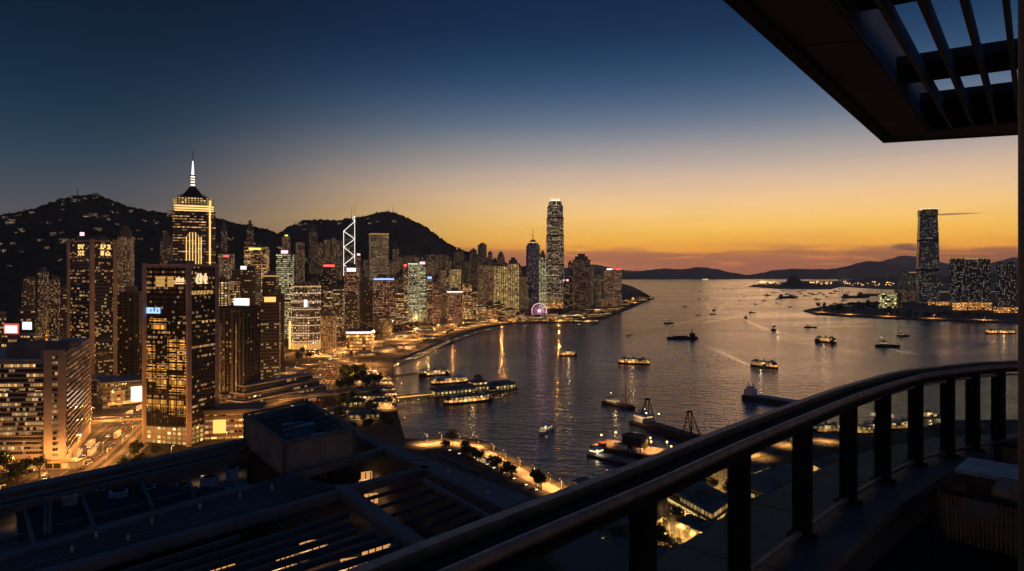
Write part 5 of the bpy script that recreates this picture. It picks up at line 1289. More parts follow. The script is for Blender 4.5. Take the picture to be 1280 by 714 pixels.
put(ferry(44, label='ferry moored highest above the ferry halls, with a dark roof', hullm='hullb', name='moored_ferry'), 543, 469.5, math.degrees(ang)-3)
put(ferry(48, label='bright golden ferry moored directly above the ferry halls', hullm='hullb', name='moored_ferry'), 562, 479.5, math.degrees(ang)-3)
put(ferry(34, label='small lit ferry by the far point, right of the wake', hullm='hullg'), 1032, 428, -48, 1.25)
put(ferry(60, label='long lit ferry lying beside the column on the far side, before the low terminal', hullm='hullb'), 1250, 417, -4, 1.1)
put(ferry(36, label='ferry with lit windows moving along the far point', hullm='hullb'), 968, 412, 70)
# dredger with two A frames
r = empty('dredger', (0,0,0), 0, 'rusty dredger barge with a lattice A frame at each end', 'barge'); L_ = 64
MB().prism([(-32,-7),(30,-7),(34,-3),(34,3),(30,7),(-32,7)], -1.5, 2.6).build('hull', M['hullb'], r)
MB().box((0,0,2.0),(58,14.4,1.0)).build('rubbing_strake', M['hullr'], r); MB().box((4,0,2.9),(40,10,.8)).build('hopper_edge', M['steelr'], r); MB().box((4,0,3.31),(37,7.6,.1)).build('hopper_load', M['deck'], r)
def aframe(x, h_, r_, lean=4):
    mb = MB()
    for s in (-1,1):
        mb.bar((x-3,s*4,2.6),(x+lean*.4,s*1.4,h_),.45,.3,5); mb.bar((x+5,s*4,2.6),(x+lean*.4,s*1.4,h_),.45,.3,5)
        for k in (.3,.55,.8): mb.bar((x-3+(3+lean*.4)*k,s*(4-2.6*k),2.6+(h_-2.6)*k),(x+5-(5-lean*.4)*k,s*(4-2.6*k),2.6+(h_-2.6)*k),.2,.2,4)
    mb.bar((x+lean*.4,-2,h_),(x+lean*.4,2,h_),.7,.7,6); return mb.build('lattice_frame', M['steelr'], r_)
aframe(-22, 19, r); aframe(22, 18, r, -2)
MB().box((-25,0,5.5),(10,9,5.5)).build('deck_house', M['white'], r); MB().box((-25,0,6.4),(10.1,9.1,1.0)).build('cabin_windows', E['warmd'], r); MB().box((-26,0,9.5),(5,5,2.4)).build('wheelhouse', M['white'], r)
for x, y in ((-28,4),(-18,-3),(-12,3)): MB().bar((x,y,3),(x,y,10),.15,.1,5).build('light_pole', M['lampmetal'], r); MB().box((x,y,10.1),(.7,.7,.7)).build('deck_lamp', E['lampw'], r)
light_point(r, (-22,-9,9), (1,.6,.3), 2500)
put(r, 834, 541, -62, 1.22)
# tug like crane vessel
r = workboat(34, 'dark crane vessel with tall masts, left of the rusty dredger', 'crane_vessel', A=True, hullm='hullr'); MB().bar((6,0,2),(7,0,19),.4,.2,6).build('tall_mast', M['lampmetal'], r); MB().bar((8,0,5),(14,0,15),.3,.2,5).build('boom', M['steelr'], r)
light_point(r, (2,-7,6), (1,.6,.3), 1200, .5, False); put(r, 774, 508, -50, 1.2)
# orange lit work barge
r = empty('work_barge', (0,0,0), 0, 'flat work barge flooded with orange light beside the handrail', 'barge')
MB().box((0,0,.6),(60,22,3.6)).build('hull', M['hullb'], r); MB().box((0,0,2.5),(58,20,.2)).build('deck', M['pave'], r)
MB().box((-4,3,6.2),(14,9,7.2)).build('container_house', M['hullb'], r); MB().box((-4,3,10),(15,10,.5)).build('house_roof', M['roof'], r)
for k in range(9):
    MB().box((-24+random.uniform(0,48), random.uniform(-8,0), 3.5),(random.uniform(2,5),2.4,2.2), random.uniform(-.2,.2)).build('crate', M[random.choice(['hullr','conc','steelr','white'])], r)
for x, y in ((-24,-6),(-20,6),(10,-2),(18,4),(25,-5),(5,7)):
    MB().bar((x,y,2.5),(x,y,9),.15,.12,5).build('light_pole', M['lampmetal'], r); MB().box((x,y,9.1),(.9,.9,.7)).build('deck_lamp', E['lamp'], r); light_point(r, (x,y,8.6), (1,.42,.12), 16000)
put(r, 798, 566, -38, 1.12)
r = empty('flat_barge', (0,0,0), 0, 'low dark flat barge moored against the orange lit work barge', 'barge'); MB().box((0,0,.4),(50,12,3.0)).build('hull', M['hullb'], r); MB().box((0,0,2.0),(44,9,.3)).build('hopper_cover', M['roofl'], r)
MB().box((-21,0,4),(6,8,4)).build('deck_house', M['white'], r); MB().box((-21,0,4.4),(6.1,8.1,.8)).build('cabin_windows', E['warm'], r); light_point(r, (-17,-4,6), (1,.8,.5), 1500); put(r, 776, 578, -45, 1.0)
# grey barge right of handrail
r = empty('cargo_barge', (0,0,0), 0, 'blue grey hopper barge with its wheelhouse to the left, partly behind the handrail', 'barge')
MB().prism([(-30,-7),(28,-7),(33,0),(28,7),(-30,7)], -1, 3.2).build('hull', M['hullb'], r); MB().box((4,0,3.6),(46,10,1.0)).build('hatch_cover', mat('blue grey hatch', (.24,.36,.48), .5), r)
MB().box((-25,0,6),(8,9,5.5)).build('deck_house', M['white'], r); MB().box((-25,0,9.8),(5,6,2.4)).build('wheelhouse', M['white'], r)
for x in (-28,-23): MB().bar((x,1,9),(x,1,15),.4,.3,6).build('mast', M['metal'], r)
put(r, 970, 503, -50, 1.12)
# dark coaster in the middle
r = empty('coaster', (0,0,0), 0, 'dark silhouetted coaster with a raised stern, above the long lit ferry', 'ship'); MB().prism([(-26,-6),(22,-6),(28,0),(22,6),(-26,6)], -1, 3.4).build('hull', M['hullb'], r)
MB().box((18,0,6.5),(7,8,6)).build('deck_house', M['hullb'], r); MB().bar((17,0,9),(17,0,18),1,.5,6).build('funnel_mast', M['metal'], r); MB().bar((-6,0,3),(14,0,9),.4,.3,5).build('boom', M['metal'], r); MB().box((-4,0,4.2),(22,8,1.6)).build('hatch', M['metal'], r)
put(r, 853, 423.5, 6, 1.15)
# yacht
r = empty('motor_yacht', (0,0,0), 0, 'small white motor yacht alone in the dark water above the promenade', 'yacht'); mb = MB(); hull(mb, 20, 5.4, 1.8); mb.build('hull', M['white'], r)
MB().box((-1.5,0,2.7),(10,4,1.8)).build('saloon', M['white'], r); MB().box((-1.5,0,2.9),(10.1,4.1,.7)).build('saloon_windows', E['warmd'], r); MB().box((-2.5,0,4.4),(6,3.2,1.2)).build('flybridge', M['white'], r); MB().bar((-3,0,5),(-4,0,7.5),.15,.1,5).build('mast', M['white'], r)
light_point(r, (-6,-2,5), (1,.85,.7), 500); put(r, 684, 539, 62, 1.25)
# scattered vessels
lab_sm = 'tiny dark boat far out on the harbour'
sm = [(787,419,0,.55),(856,383.5,10,.8),(874,374,0,.8),(884,373,20,.7),(893,388,40,1.0),(891,393,0,.9),(873,394,0,.6),(925,375.5,0,.7),(945,380.5,0,.8),(930,371,0,.6),(851,370,0,.6),(906,361,0,1.2),(915,362,0,1.2),(898,360.5,0,.9),(876,364,0,1.3),(973,374,10,1.0),(1013,409.5,0,1.0),(1129,420,0,1.0),(960,369.5,0,1.6),(955,369.6,0,.7),(920,360.5,0,.9),(985,368,0,1.5),(990,369.5,0,1.5),(1013,367,0,1.3),(1018,368.5,0,1.4),(1025,366.5,0,1.2),(1045,364.5,0,1.6),(1022,374.5,0,1.2),(1023,379,0,.8),(980,363.5,0,1.6),(1000,365,0,1.4),(1005,363.5,0,1.4),(968,366,0,1.3),(976,371.5,0,.9),(994,371,0,1.2),(1002,367.5,0,1.0),(1008,370,0,1.3),(1030,368.5,0,1.1),(1034,371,0,.9),(1040,367,0,1.4),(1055,376,0,1.0),(1060,366,0,1.2),(972,379,0,.7),(988,384,0,.7)]
p0 = None
for (px, py, rz, s) in sm:
    if px < 960:
        names = {787:'small squat dark boat above the long lit ferry',856:'low dark boat left of the crossing wakes',893:'upper of two tugs at the centre of the crossing wakes',891:'lower of two tugs at the centre of the crossing wakes',873:'tiny dark boat just left of the two tugs',945:'small dark boat above the boat with raised booms'}
        lb = names.get(px)
        put(workboat(22, lb or lab_sm, 'small_boat', None if lb else 'tiny boats far out', A=(px in (893,856)), lamp_=False), px, py, rz+random.uniform(-20,20), s)
    else:
        if p0 is None: p0 = workboat(30, 'tiny dark vessel anchored off the far point', 'anchored_vessel', 'vessels anchored off the far point', hullm='hullb', lamp_=False); put(p0, px, py, rz, s)
        else: c = copy_tree(p0); put(c, px, py, random.uniform(-25,25), s)
for (px, py, rz, s, lb, A) in [(836,404.5,10,1.15,'dark tugboat left of the crossing wakes, above the silhouetted coaster',True),(932,397,80,1.1,'boat with two raised booms followed by a long pale wake',True),(940,391,10,1.0,'small round looking boat above the boat with raised booms',False),(967,412.5,60,1.3,'stub nosed boat with white deck lights ahead of a broad pale wake',False),(1110,433.5,-10,1.7,'long dark work boat right of the lit ferry by the far point',False),(1130,420.5,5,1.1,'low dark boat in the water beneath the lit museum',False),(955,376,0,.9,'small dark boat above the crossing wakes, towards the far point',False),(563,428.5,20,.9,'small dark launch near the harbour walk, left of the wheel',False)]:
    put(workboat(24, lb, 'workboat', A=A), px, py, rz, s)
# large anchored ships right
for (px, py, L_, lb) in [(1070,372,170,'big low dark ship anchored off the far point, nearest of two'),(1086,369.5,150,'big low dark ship anchored behind the nearest one off the far point'),(985,372.5,110,'flat dark barge anchored left of the big low ships')]:
    r = empty('anchored_ship', (0,0,0), 0, lb, 'ship'); mb = MB(); hull(mb, L_, L_*.16, 7); mb.build('hull', M['hullb'], r); MB().box((-L_*.36,0,13),(L_*.12,L_*.12,13)).build('bridge_house', M['conc'], r); MB().box((L_*.05,0,8.5),(L_*.55,L_*.11,3)).build('hatches', M['metal'], r)
    put(r, px, py, 8)
r = empty('liner', (0,0,0), 0, 'brightly lit white ship on the horizon left of the wooded islet', 'ship'); mb = MB(); hull(mb, 150, 24, 9); mb.build('hull', M['white'], r); MB().box((-5,0,16),(110,20,14)).build('superstructure', E['warm'], r); put(r, 882, 350.2, 5)

# wakes
wk, t, b = new_mat('wake foam'); b.inputs['Base Color'].default_value = (.35,.34,.33,1); b.inputs['Roughness'].default_value = .13; b.inputs['IOR'].default_value = 2.3
geo = t.nodes.new('ShaderNodeNewGeometry'); nzz = t.nodes.new('ShaderNodeTexNoise'); nzz.inputs['Scale'].default_value = .09; nzz.inputs['Detail'].default_value = 7; t.links.new(geo.outputs['Position'], nzz.inputs['Vector'])
uvn = t.nodes.new('ShaderNodeUVMap'); su = t.nodes.new('ShaderNodeSeparateXYZ'); t.links.new(uvn.outputs[0], su.inputs[0])
edge = MATH('SUBTRACT', 1.0, MATH('ABSOLUTE', MATH('SUBTRACT', MATH('MULTIPLY', su.outputs[1], 2.0, tree=t), 1.0, tree=t), tree=t), tree=t)
fade = MATH('SUBTRACT', 1.0, su.outputs[0], tree=t, clamp=True)
al = MATH('MULTIPLY', MATH('MULTIPLY', MATH('MULTIPLY', edge, fade, tree=t), MATH('SUBTRACT', MATH('MULTIPLY', nzz.outputs[0], 3.2, tree=t), .6, tree=t, clamp=True), tree=t), .95, tree=t, clamp=True)
t.links.new(al, b.inputs['Alpha'])
def wake(pxs, w0, w1):
    w0, w1 = w0*1.3, w1*1.5
    pts = smooth_line([tuple(G(a, c, 0)[:2]) for a, c in pxs], 20); n = len(pts); mb = MB(); Ls, Rs = [], []
    for i, p in enumerate(pts):
        d = Vector(pts[min(i+1,n-1)])-Vector(pts[max(i-1,0)]); d.normalize(); ww = w0+(w1-w0)*i/(n-1); Ls.append((p[0]-d.y*ww/2, p[1]+d.x*ww/2, .06)); Rs.append((p[0]+d.y*ww/2, p[1]-d.x*ww/2, .06))
    for i in range(n-1): mb.face([Rs[i],Rs[i+1],Ls[i+1],Ls[i]], [(i/(n-1),0),((i+1)/(n-1),0),((i+1)/(n-1),1),(i/(n-1),1)])
    tag(mb.build('boat_wake', wk), 'pale churned wake on the harbour water', 'wake', kind='stuff')
wake([(932,400),(950,409),(975,417),(1010,428),(1060,440),(1120,452)], 8, 60)
wake([(968,416),(1000,425),(1050,438),(1120,450),(1180,458)], 10, 60)
wake([(940,458),(915,447),(890,435),(860,428)], 8, 30)
wake([(893,395),(860,402),(820,409),(770,414)], 8, 40); wake([(891,390),(880,378),(874,372)], 8, 30); wake([(893,390),(905,383),(915,375),(925,368)], 8, 30)
wake([(955,379),(962,383),(968,388)], 14, 60); wake([(1005,408),(975,403),(950,400)], 6, 25); wake([(800,458),(760,456),(725,452)], 5, 16); wake([(856,385),(830,384),(800,381)], 6, 40)
wake([(836,406),(880,403),(925,396),(960,386)], 8, 34); wake([(1013,411),(1050,408),(1100,409),(1150,414)], 8, 40); wake([(787,420),(815,421),(845,420)], 5, 16); wake([(710,447),(680,449),(640,447)], 4, 16); wake([(1110,436),(1150,444),(1210,450)], 6, 26); wake([(945,382),(975,384),(1000,386)], 8, 34); wake([(870,375),(830,371),(790,369)], 12, 60)
wake([(1250,424),(1200,440),(1150,448)], 5, 30); wake([(774,507),(750,500),(735,499)], 3, 12)

# ================================================================== LOW CITY UNDER THE RAILING
def flatblock(pxs, z1, style, label, name='low_building', roofm='roofl', strip=True):
    poly = ccw([tuple(G(a, b_, z1)[:2]) for a, b_ in pxs]); cx = sum(p[0] for p in poly)/len(poly); cy_ = sum(p[1] for p in poly)/len(poly)
    r = empty(name, (cx, cy_, 3), 0, label, 'building'); pl = [(x-cx, y-cy_) for x, y in poly]
    MB().prism(pl, 0, z1-3).build('facade', [FM[style]], r); MB().prism([(x*1.02, y*1.02) for x, y in pl], z1-3, z1-2.2).build('roof', M[roofm], r)
    mb = MB(); mb.box((0,0,z1-.8),(10,7,2.6)); mb.box((12,-6,z1-1.4),(4,4,1.6)); mb.build('roof_plant', M['roofl'], r)
    if strip: MB().prism([(x*1.012, y*1.012) for x, y in pl], z1-8.5, z1-7.6).build('light_strip', E['gold'], r)
    return r
flatblock([(722,658),(765,640),(822,662),(782,690)], 10, 'gold', 'wide low building with a dark flat roof seen between the first railing posts', strip=True)
flatblock([(835,612),(872,600),(915,624),(890,642)], 15, 'officew', 'flat roofed block beside the lit quay, behind the second railing post', roofm='roofl')
flatblock([(925,600),(985,580),(1050,612),(1000,645)], 12, 'officew', 'dark flat roofed block behind the third railing post')
flatblock([(1010,578),(1055,566),(1090,580),(1060,600)], 8, 'podium', 'small low block by the marina seen between two railing posts')
flatblock([(690,694),(720,682),(756,702),(730,718)], 8, 'gold', 'low block at the bottom, under the handrail')
flatblock([(900,700),(940,682),(985,700),(950,725)], 9, 'gold', 'low block next to the lit garden at the lower middle')
rs = random.Random(5); gl_ = 'small low blocks in the lit quarter under the handrail'
for k in range(26):
    px, py = rs.uniform(700,1010), rs.uniform(588,712); q = G(px, py, 3)
    if not inside((q.x, q.y), ISLAND): continue
    w_, d_, h_ = rs.uniform(9,20), rs.uniform(7,14), rs.uniform(4,9)
    r = empty('low_block', (q.x, q.y, 3), rs.choice([.7,.72,-.85,.68]), 'small low block with warm windows in the lit quarter under the handrail', 'building', gl_)
    MB().box((0,0,h_/2),(w_,d_,h_)).build('facade', [FM['gold' if k % 2 else 'podium']], r); MB().box((0,0,h_+.2),(w_+1,d_+1,.5)).build('roof', M['roofl'], r); MB().box((w_*.2,0,h_+1),(w_*.25,d_*.3,1.4)).build('roof_plant', M['conc'], r)
gG = 'garden lamps between the low blocks'
for (px, py) in [(random.uniform(715,1000), random.uniform(600,705)) for _ in range(40)] + [(832,640),(845,648),(858,655),(870,662),(836,668),(850,676),(842,700),(836,710),(868,690),(1000,650),(760,660),(770,672),(786,650),(890,682),(905,600),(880,592),(940,668),(1005,600),(1040,640)]:
    q = G(px, py, 3.1); lamp('gard', q.x, q.y, 3.1, random.uniform(0,6), 'low garden lamp glowing between the flat roofed blocks under the handrail', gG)
fp = ferry(30, label='moored boat with lit cabins in the small marina behind the railing', hullm='hullb', name='moored_boat'); fp['group'] = 'boats moored behind the railing'; fp['category'] = 'boat'
put(fp, 1032, 541, 10, .9)
for (px, py, rz, s) in [(1068,543,-12,1.0),(1092,538,8,.8),(1128,537,20,1.0),(985,540,-8,.8),(1160,522,0,.7),(1010,532,15,.7)]: put(copy_tree(fp), px, py, rz, s)

# ================================================================== OWN BUILDING'S LOWER ROOF WITH PERGOLA
ZR = 112.0
M['roofdark'] = mat('dark roof metal', (0.10,0.115,0.13), 0.45, 0.2, var=.3, scale=.3); M['band'] = mat('grey roof cladding', (0.17,0.17,0.175), 0.55, 0.1, var=.2, scale=.25)
M['machine'] = mat('pale galvanised machine', (0.6,0.64,0.68), 0.5, .2, scale=.8); M['corr'] = mat('ribbed grey cladding', (0.34,0.31,0.28), 0.55, .1, scale=.5)
def gp(px, py, z=ZR): return G(px, py, z)
rp = empty('lower_building', (0, 50, 3), 0, 'dark lower building whose open beamed roof spreads over the bottom left', 'building')
inv = Vector((0,50,3)); W3 = lambda v: Vector(v)-inv
bodyp = ccw([tuple(gp(a, b_)[:2]) for a, b_ in [(-60,629),(308,551),(395,522),(540,578),(665,625),(784,696),(870,770),(760,1100),(-900,1100),(-900,800)]])
MB().prism([(x, y-50) for x, y in bodyp], 0, 101.0).build('wall', [FM['dark']], rp)
mb = MB()
for i in range(len(bodyp)):
    a, b_ = Vector(bodyp[i])-Vector((0,50)), Vector(bodyp[(i+1)%len(bodyp)])-Vector((0,50)); n_ = Vector(((b_-a).y, -(b_-a).x)).normalized()*.35
    mb.prism([tuple(a-n_*.1), tuple(b_-n_*.1), tuple(b_-n_), tuple(a-n_)], 101.01, ZR-4.2)
mb.build('upper_wall', M['band'], rp)
band = ccw([tuple(gp(a, b_)[:2]) for a, b_ in [(395,519),(540,575),(665,622),(784,692),(880,780),(760,790),(690,690),(632,637),(476,559),(441,543)]])
MB().prism([(x, y-50) for x, y in band], ZR-3.9, ZR-3).build('roof_border', M['band'], rp)
for (a, b_) in [((540,575),(511,576)),((600,597),(575,609)),((665,622),(632,637)),((735,663),(690,690)),((470,548),(452,548))]:
    MB().beam(W3(gp(*a, ZR))+Vector((0,0,.02)), W3(gp(*b_, ZR))+Vector((0,0,.02)), .09, .05).build('cladding_joint', M['roof'], rp)
blk = ccw([tuple(gp(a, b_)[:2]) for a, b_ in [(-160,735),(312,604),(362,592),(425,606),(50,714),(-120,765)]])
MB().prism([(x, y-50) for x, y in blk], ZR-4.0, ZR-3.1).build('roof_slab', M['roof'], rp)
def rb(a, b_, w_, h_=.7, z=ZR, m_='band', nm='beam'): return MB().beam(W3(gp(*a, z)), W3(gp(*b_, z)), w_, h_).build(nm, M[m_], rp)
rb((-60,627),(308,549),1.5,1.2,nm='parapet'); rb((-60,640),(305,560),.35,.3,nm='pipe'); rb((-60,648),(300,566),.25,.25,nm='pipe')
rb((-160,742),(312,606),1.0,.8,z=ZR+.1,nm='parapet'); rb((40,718),(430,611),.9,.7,z=ZR+.05); rb((425,611),(534,583),.9); rb((425,606),(566,708),1.1,.8,z=ZR+.08); rb((530,598),(612,645),.4,.4)
rb((362,592),(478,560),.8); rb((548,568),(600,590),.2,.3); rb((-60,690),(250,610),.3,.4,z=ZR-1)
for (a, b_) in [((175,598),(192,634)),((230,584),(244,619)),((100,612),(118,658)),((30,632),(44,682)),((276,570),(292,605)),((63,622),(62,668)),((57,623),(56,668))]: rb(a, b_, .22, .3, z=ZR-.6, m_='band', nm='cross_pipe')
flo = ccw([tuple(gp(a, b_)[:2]) for a, b_ in [(-60,631),(308,553),(312,602),(-160,732)]]); MB().prism([(x, y-50) for x, y in flo], 105.6, 106.4).build('roof_floor', M['roofl'], rp)
fl2 = ccw([tuple(gp(a, b_)[:2]) for a, b_ in [(-120,760),(50,712),(425,604),(476,558),(640,635),(740,700),(700,900),(-300,900)]]); MB().prism([(x, y-50) for x, y in fl2], 101.9, 102.6).build('terrace_floor', M['pave'], rp)
for k in range(16):   # slats over the plant well, lit from below
    t0 = k/15; rb((20+t0*4, 640+t0*34), (168+t0*130, 603+t0*8), .12, .25, z=ZR-1.2, m_='roofdark', nm='slat')
lv = [(150,726,436,640),(190,726,440,651),(225,728,446,660),(262,728,470,664),(300,728,500,667),(340,730,515,676),(385,732,535,686),(430,734,548,698),(110,726,300,668),(470,736,556,708)]
for (a, b_, c, e) in lv: rb((a, b_), (c, e), .16, .45, z=ZR-.4, m_='band', nm='louvre')
for k in range(7): rb((448+14*k, 625+11*k), (542+13*k, 598+8.5*k), .10, .3, z=ZR-.5, m_='roofdark', nm='louvre')
M['lounge'] = mat('warm timber wall', (.30,.18,.09), .6)
for i, (x0, y0, x1, y1) in enumerate([(451,588,476,604),(455,616,480,631),(452,680,487,702),(425,697,447,716),(374,675,408,691),(345,690,369,714),(262,706,292,722),(500,694,520,706)]):
    zw = 107.6 if i == 0 else 105.65; A = G(x0, y1, zw); B = G(x1, y1-3, zw); d = A.y; hh = (y1-y0)/F*d
    A_, B_ = A-inv, B-inv; mb = MB(); mb.prism([(A_.x,A_.y),(B_.x,B_.y),(B_.x,B_.y+.3),(A_.x,A_.y+.3)], A_.z, A_.z+hh*.8); w_ = mb.build('lounge_window', E['cabin'], rp)
    mb = MB()
    for s in (0,.25,.5,.75,1): q = A_+(B_-A_)*s; mb.box((q.x,q.y-.08,A_.z+hh*.4),(.09,.08,hh*.8))
    mb.build('window_frame', M['metal'], w_)
    MB().box(((A_.x+B_.x)/2-.3,A_.y-1.6,A_.z+.4),(1.0,.8,.75)).build('lounge_table', M['white'], rp)
    light_point(rp, ((A_.x+B_.x)/2, A_.y-1.3, A_.z+1.6), (1,.5,.15), 60, .25)
for (px, py, pw) in [(90,628,50),(140,618,40),(30,640,40),(200,604,30),(250,592,40),(290,582,30)]: light_point(rp, W3(G(px, py, 110.4)), (1,.5,.15), pw*.55, .3)
# plant on the roof
gm = 'rooftop machines in the plant well'
mc = None
for i, (px, py, sx, sz) in enumerate([(88,650,1.0,2.2),(104,658,1.6,1.0),(122,646,1.8,1.2),(148,640,1.4,1.8),(80,662,1.2,.8),(165,634,2.2,.8),(185,628,1.2,1.4),(126,628,.6,1.2),(228,616,1.2,.8),(262,606,1.6,.8),(290,600,1.2,1.2),(35,672,1.4,1.2)]):
    q = G(px, py, 109.4)
    if mc is None:
        mc = empty('rooftop_machine', tuple(q), .4, 'pale ventilation unit standing in the roof well at the bottom left', 'ventilation unit', gm)
        MB().box((0,0,.5),(1,1,1)).build('housing', M['machine'], mc); MB().bar((0,0,1),(0,0,1.08),.36,.36,12).build('fan', M['metal'], mc); mc.scale = (sx,1,sz)
    else: c = copy_tree(mc, tuple(q), .4+random.uniform(-.1,.1)); c.scale = (sx, random.uniform(.8,1.3), sz)
ven = None
for (px, py) in [(120,672),(190,654),(250,636),(300,622),(90,690),(160,676),(340,612),(505,562),(560,592),(610,618),(655,645),(700,676)]:
    q = gp(px, py, ZR-.05 if px > 480 else ZR-.1)
    if ven is None:
        ven = empty('roof_vent', tuple(q), .5, 'small cowled vent pipe on the dark foreground roof', 'vent', 'vent pipes on the dark roof')
        MB().bar((0,0,-.1),(0,0,.45),.09,.09,10).build('pipe', M['machine'], ven); MB().bar((0,0,.45),(0,0,.55),.16,.12,10).build('cowl', M['roofdark'], ven)
    else: copy_tree(ven, tuple(q), random.uniform(0,3))
for (a, b_) in (((20,712),(300,632)),((60,706),(340,626)),((0,700),(180,650))): rb(a, b_, .14, .12, z=ZR-.02, m_='band', nm='conduit')
for px in range(60, 420, 45): rb((px, 660-(px-60)*.17+22), (px+26, 660-(px-60)*.17+46), .05, .03, z=ZR-.07, m_='roofdark', nm='roofing_seam')
# enclosure
rim = [gp(355,553,114.7), gp(443,536,114.7), gp(384,502,114.7), gp(306,518,114.7)]; cE = sum(rim, Vector())/4
en = empty('plant_enclosure', (cE.x, cE.y, 111.8), 0, 'open topped ribbed plant enclosure standing on the dark roof', 'enclosure')
rm = [p-Vector((cE.x, cE.y, 111.8)) for p in rim]
for i in range(4):
    a, b_ = rm[i], rm[(i+1)%4]; n = 26; mb = MB(); d_ = (b_-a); nn = Vector((d_.y,-d_.x,0)).normalized()
    mb.prism([(a.x,a.y),(b_.x,b_.y),(b_.x-nn.x*.12,b_.y-nn.y*.12),(a.x-nn.x*.12,a.y-nn.y*.12)], -.3, 2.7)
    for k in range(1,n): q = a+d_*k/n+nn*.03; mb.box((q.x,q.y,1.2),(.09,.09,2.95), math.atan2(d_.y,d_.x))
    mb.build('ribbed_wall', M['corr'], en)
    MB().beam(a+Vector((0,0,.12)), b_+Vector((0,0,.12)), .28, .2).build('rim', M['machine'] if False else M['band'], en)
    MB().box((a.x,a.y,1.3),(.25,.25,3.2)).build('corner_post', M['roofdark'], en)
mb = MB(); mb.prism([(p.x*.97,p.y*.97) for p in rm], .2, .5); mb.build('enclosure_floor', M['roofdark'], en)
for s in (.25,.4,.55,.7): MB().beam(rm[3]+(rm[0]-rm[3])*s+Vector((0,0,-.1)), rm[2]+(rm[1]-rm[2])*s+Vector((0,0,-.1)), .15,.2).build('top_beam', M['roofdark'], en)
c_ = (rm[2]*.45+rm[3]*.25+rm[1]*.2+rm[0]*.1); MB().box((c_.x,c_.y,1.1),(3.2,2.2,1.2), .5).build('chiller_unit', M['machine'], en)
c_ = (rm[2]*.3+rm[3]*.1+rm[1]*.5+rm[0]*.1); MB().box((c_.x,c_.y,.9),(1.8,1.4,.9), .5).build('chiller_unit', M['machine'], en)
o = empty('roof_antenna', tuple(gp(404,594)+Vector((0,0,0))), 0, 'thin double antenna rod beside the plant enclosure', 'antenna')
for s in (-.2,.2): MB().bar((s,0,-.3),(s,0,2.9),.04,.03,5).build('rod', M['lampmetal'], o)

# ================================================================== TERRACE (eye level minus metres)
M['stone'] = mat('dark polished stone', (0.17,0.18,0.19), 0.27, var=.25, scale=3); M['floor'] = mat('dark timber floor', (0.07,0.055,0.045), 0.42, var=.3, scale=4)
M['post'] = mat('black coated steel', (0.02,0.02,0.022), 0.42, 0.2, var=.2, scale=8); M['rail'] = mat('brushed bronze rail', (0.45,0.37,0.32), 0.24, 0.85, var=.2, scale=12)
M['capm'] = mat('dark cap rail', (0.05,0.05,0.055), 0.22, .6, var=.2, scale=10)
M['soffit'] = mat('soffit panel', (0.30,0.29,0.28), 0.6, var=.15, scale=1.2); M['fin'] = mat('louvre metal', (0.38,0.42,0.46), .55, .1); M['cold'] = mat('column coating', (0.05,0.055,0.07), .35, .3)
M['rope'] = mat('woven rope', (0.30,0.21,0.12), .85, scale=20); M['cush'] = mat('cushion cloth', (0.48,0.36,0.28), .95, scale=15, bump=.3); M['ttop'] = mat('pale stone table top', (0.85,0.81,0.80), .3, scale=6); M['frame'] = mat('chair frame', (0.03,0.028,0.026), .4)
gl, t, b = new_mat('railing glass'); t.nodes.remove(b); tr_ = t.nodes.new('ShaderNodeBsdfTransparent'); tr_.inputs[0].default_value = (.86,.92,.89,1)
gs = t.nodes.new('ShaderNodeBsdfGlossy'); gs.inputs['Roughness'].default_value = .02; gs.inputs[0].default_value = (.9,.95,.93,1); fr = t.nodes.new('ShaderNodeFresnel'); fr.inputs[0].default_value = 1.5
mx = t.nodes.new('ShaderNodeMixShader'); gq = t.nodes.new('ShaderNodeNewGeometry'); t.links.new(MATH('ADD', 1.5, MATH('MULTIPLY', gq.outputs['Backfacing'], -0.8333, tree=t), tree=t), fr.inputs[0])
fr.inputs[0].default_value = 1.5; mm_ = None; t.links.new(fr.outputs[0], mx.inputs[0]); t.links.new(tr_.outputs[0], mx.inputs[1]); t.links.new(gs.outputs[0], mx.inputs[2]); t.links.new(mx.outputs[0], t.nodes['Material Output'].inputs[0])
PX = [(803.5,617),(924,561),(1003,527),(1060.5,503),(1103.5,488),(1144.5,476),(1184.5,470),(1216,466),(1248,463)]
posts = [( (px-HX)/(py-HY), F/(py-HY)) for px, py in PX]       # under-rail height 1.0 m below the eye
posts = [(-1.6,0.62),(-.86,1.46),(-.12,2.28)] + posts
line = smooth_line([(-3.0,-1.0)] + posts + [(5.9,7.02),(7.4,6.9),(9.5,6.4)], .12)
E0 = EYE
def strip3(pts_a, pts_b, z0, z1, mb):
    n = len(pts_a)
    for i in range(n-1):
        a, b_, c, d = pts_a[i], pts_a[i+1], pts_b[i+1], pts_b[i]
        mb.face([(a[0],a[1],z1),(b_[0],b_[1],z1),(c[0],c[1],z1),(d[0],d[1],z1)], [(0,0)]*4, False); mb.face([(d[0],d[1],z0),(c[0],c[1],z0),(b_[0],b_[1],z0),(a[0],a[1],z0)])
        mb.face([(a[0],a[1],z0),(b_[0],b_[1],z0),(b_[0],b_[1],z1),(a[0],a[1],z1)]); mb.face([(c[0],c[1],z0),(d[0],d[1],z0),(d[0],d[1],z1),(c[0],c[1],z1)])
    a, d = pts_a[0], pts_b[0]; mb.face([(a[0],a[1],z0),(a[0],a[1],z1),(d[0],d[1],z1),(d[0],d[1],z0)])
ZL = E0-1.78
def cut(l, i, j): return l[i:j]
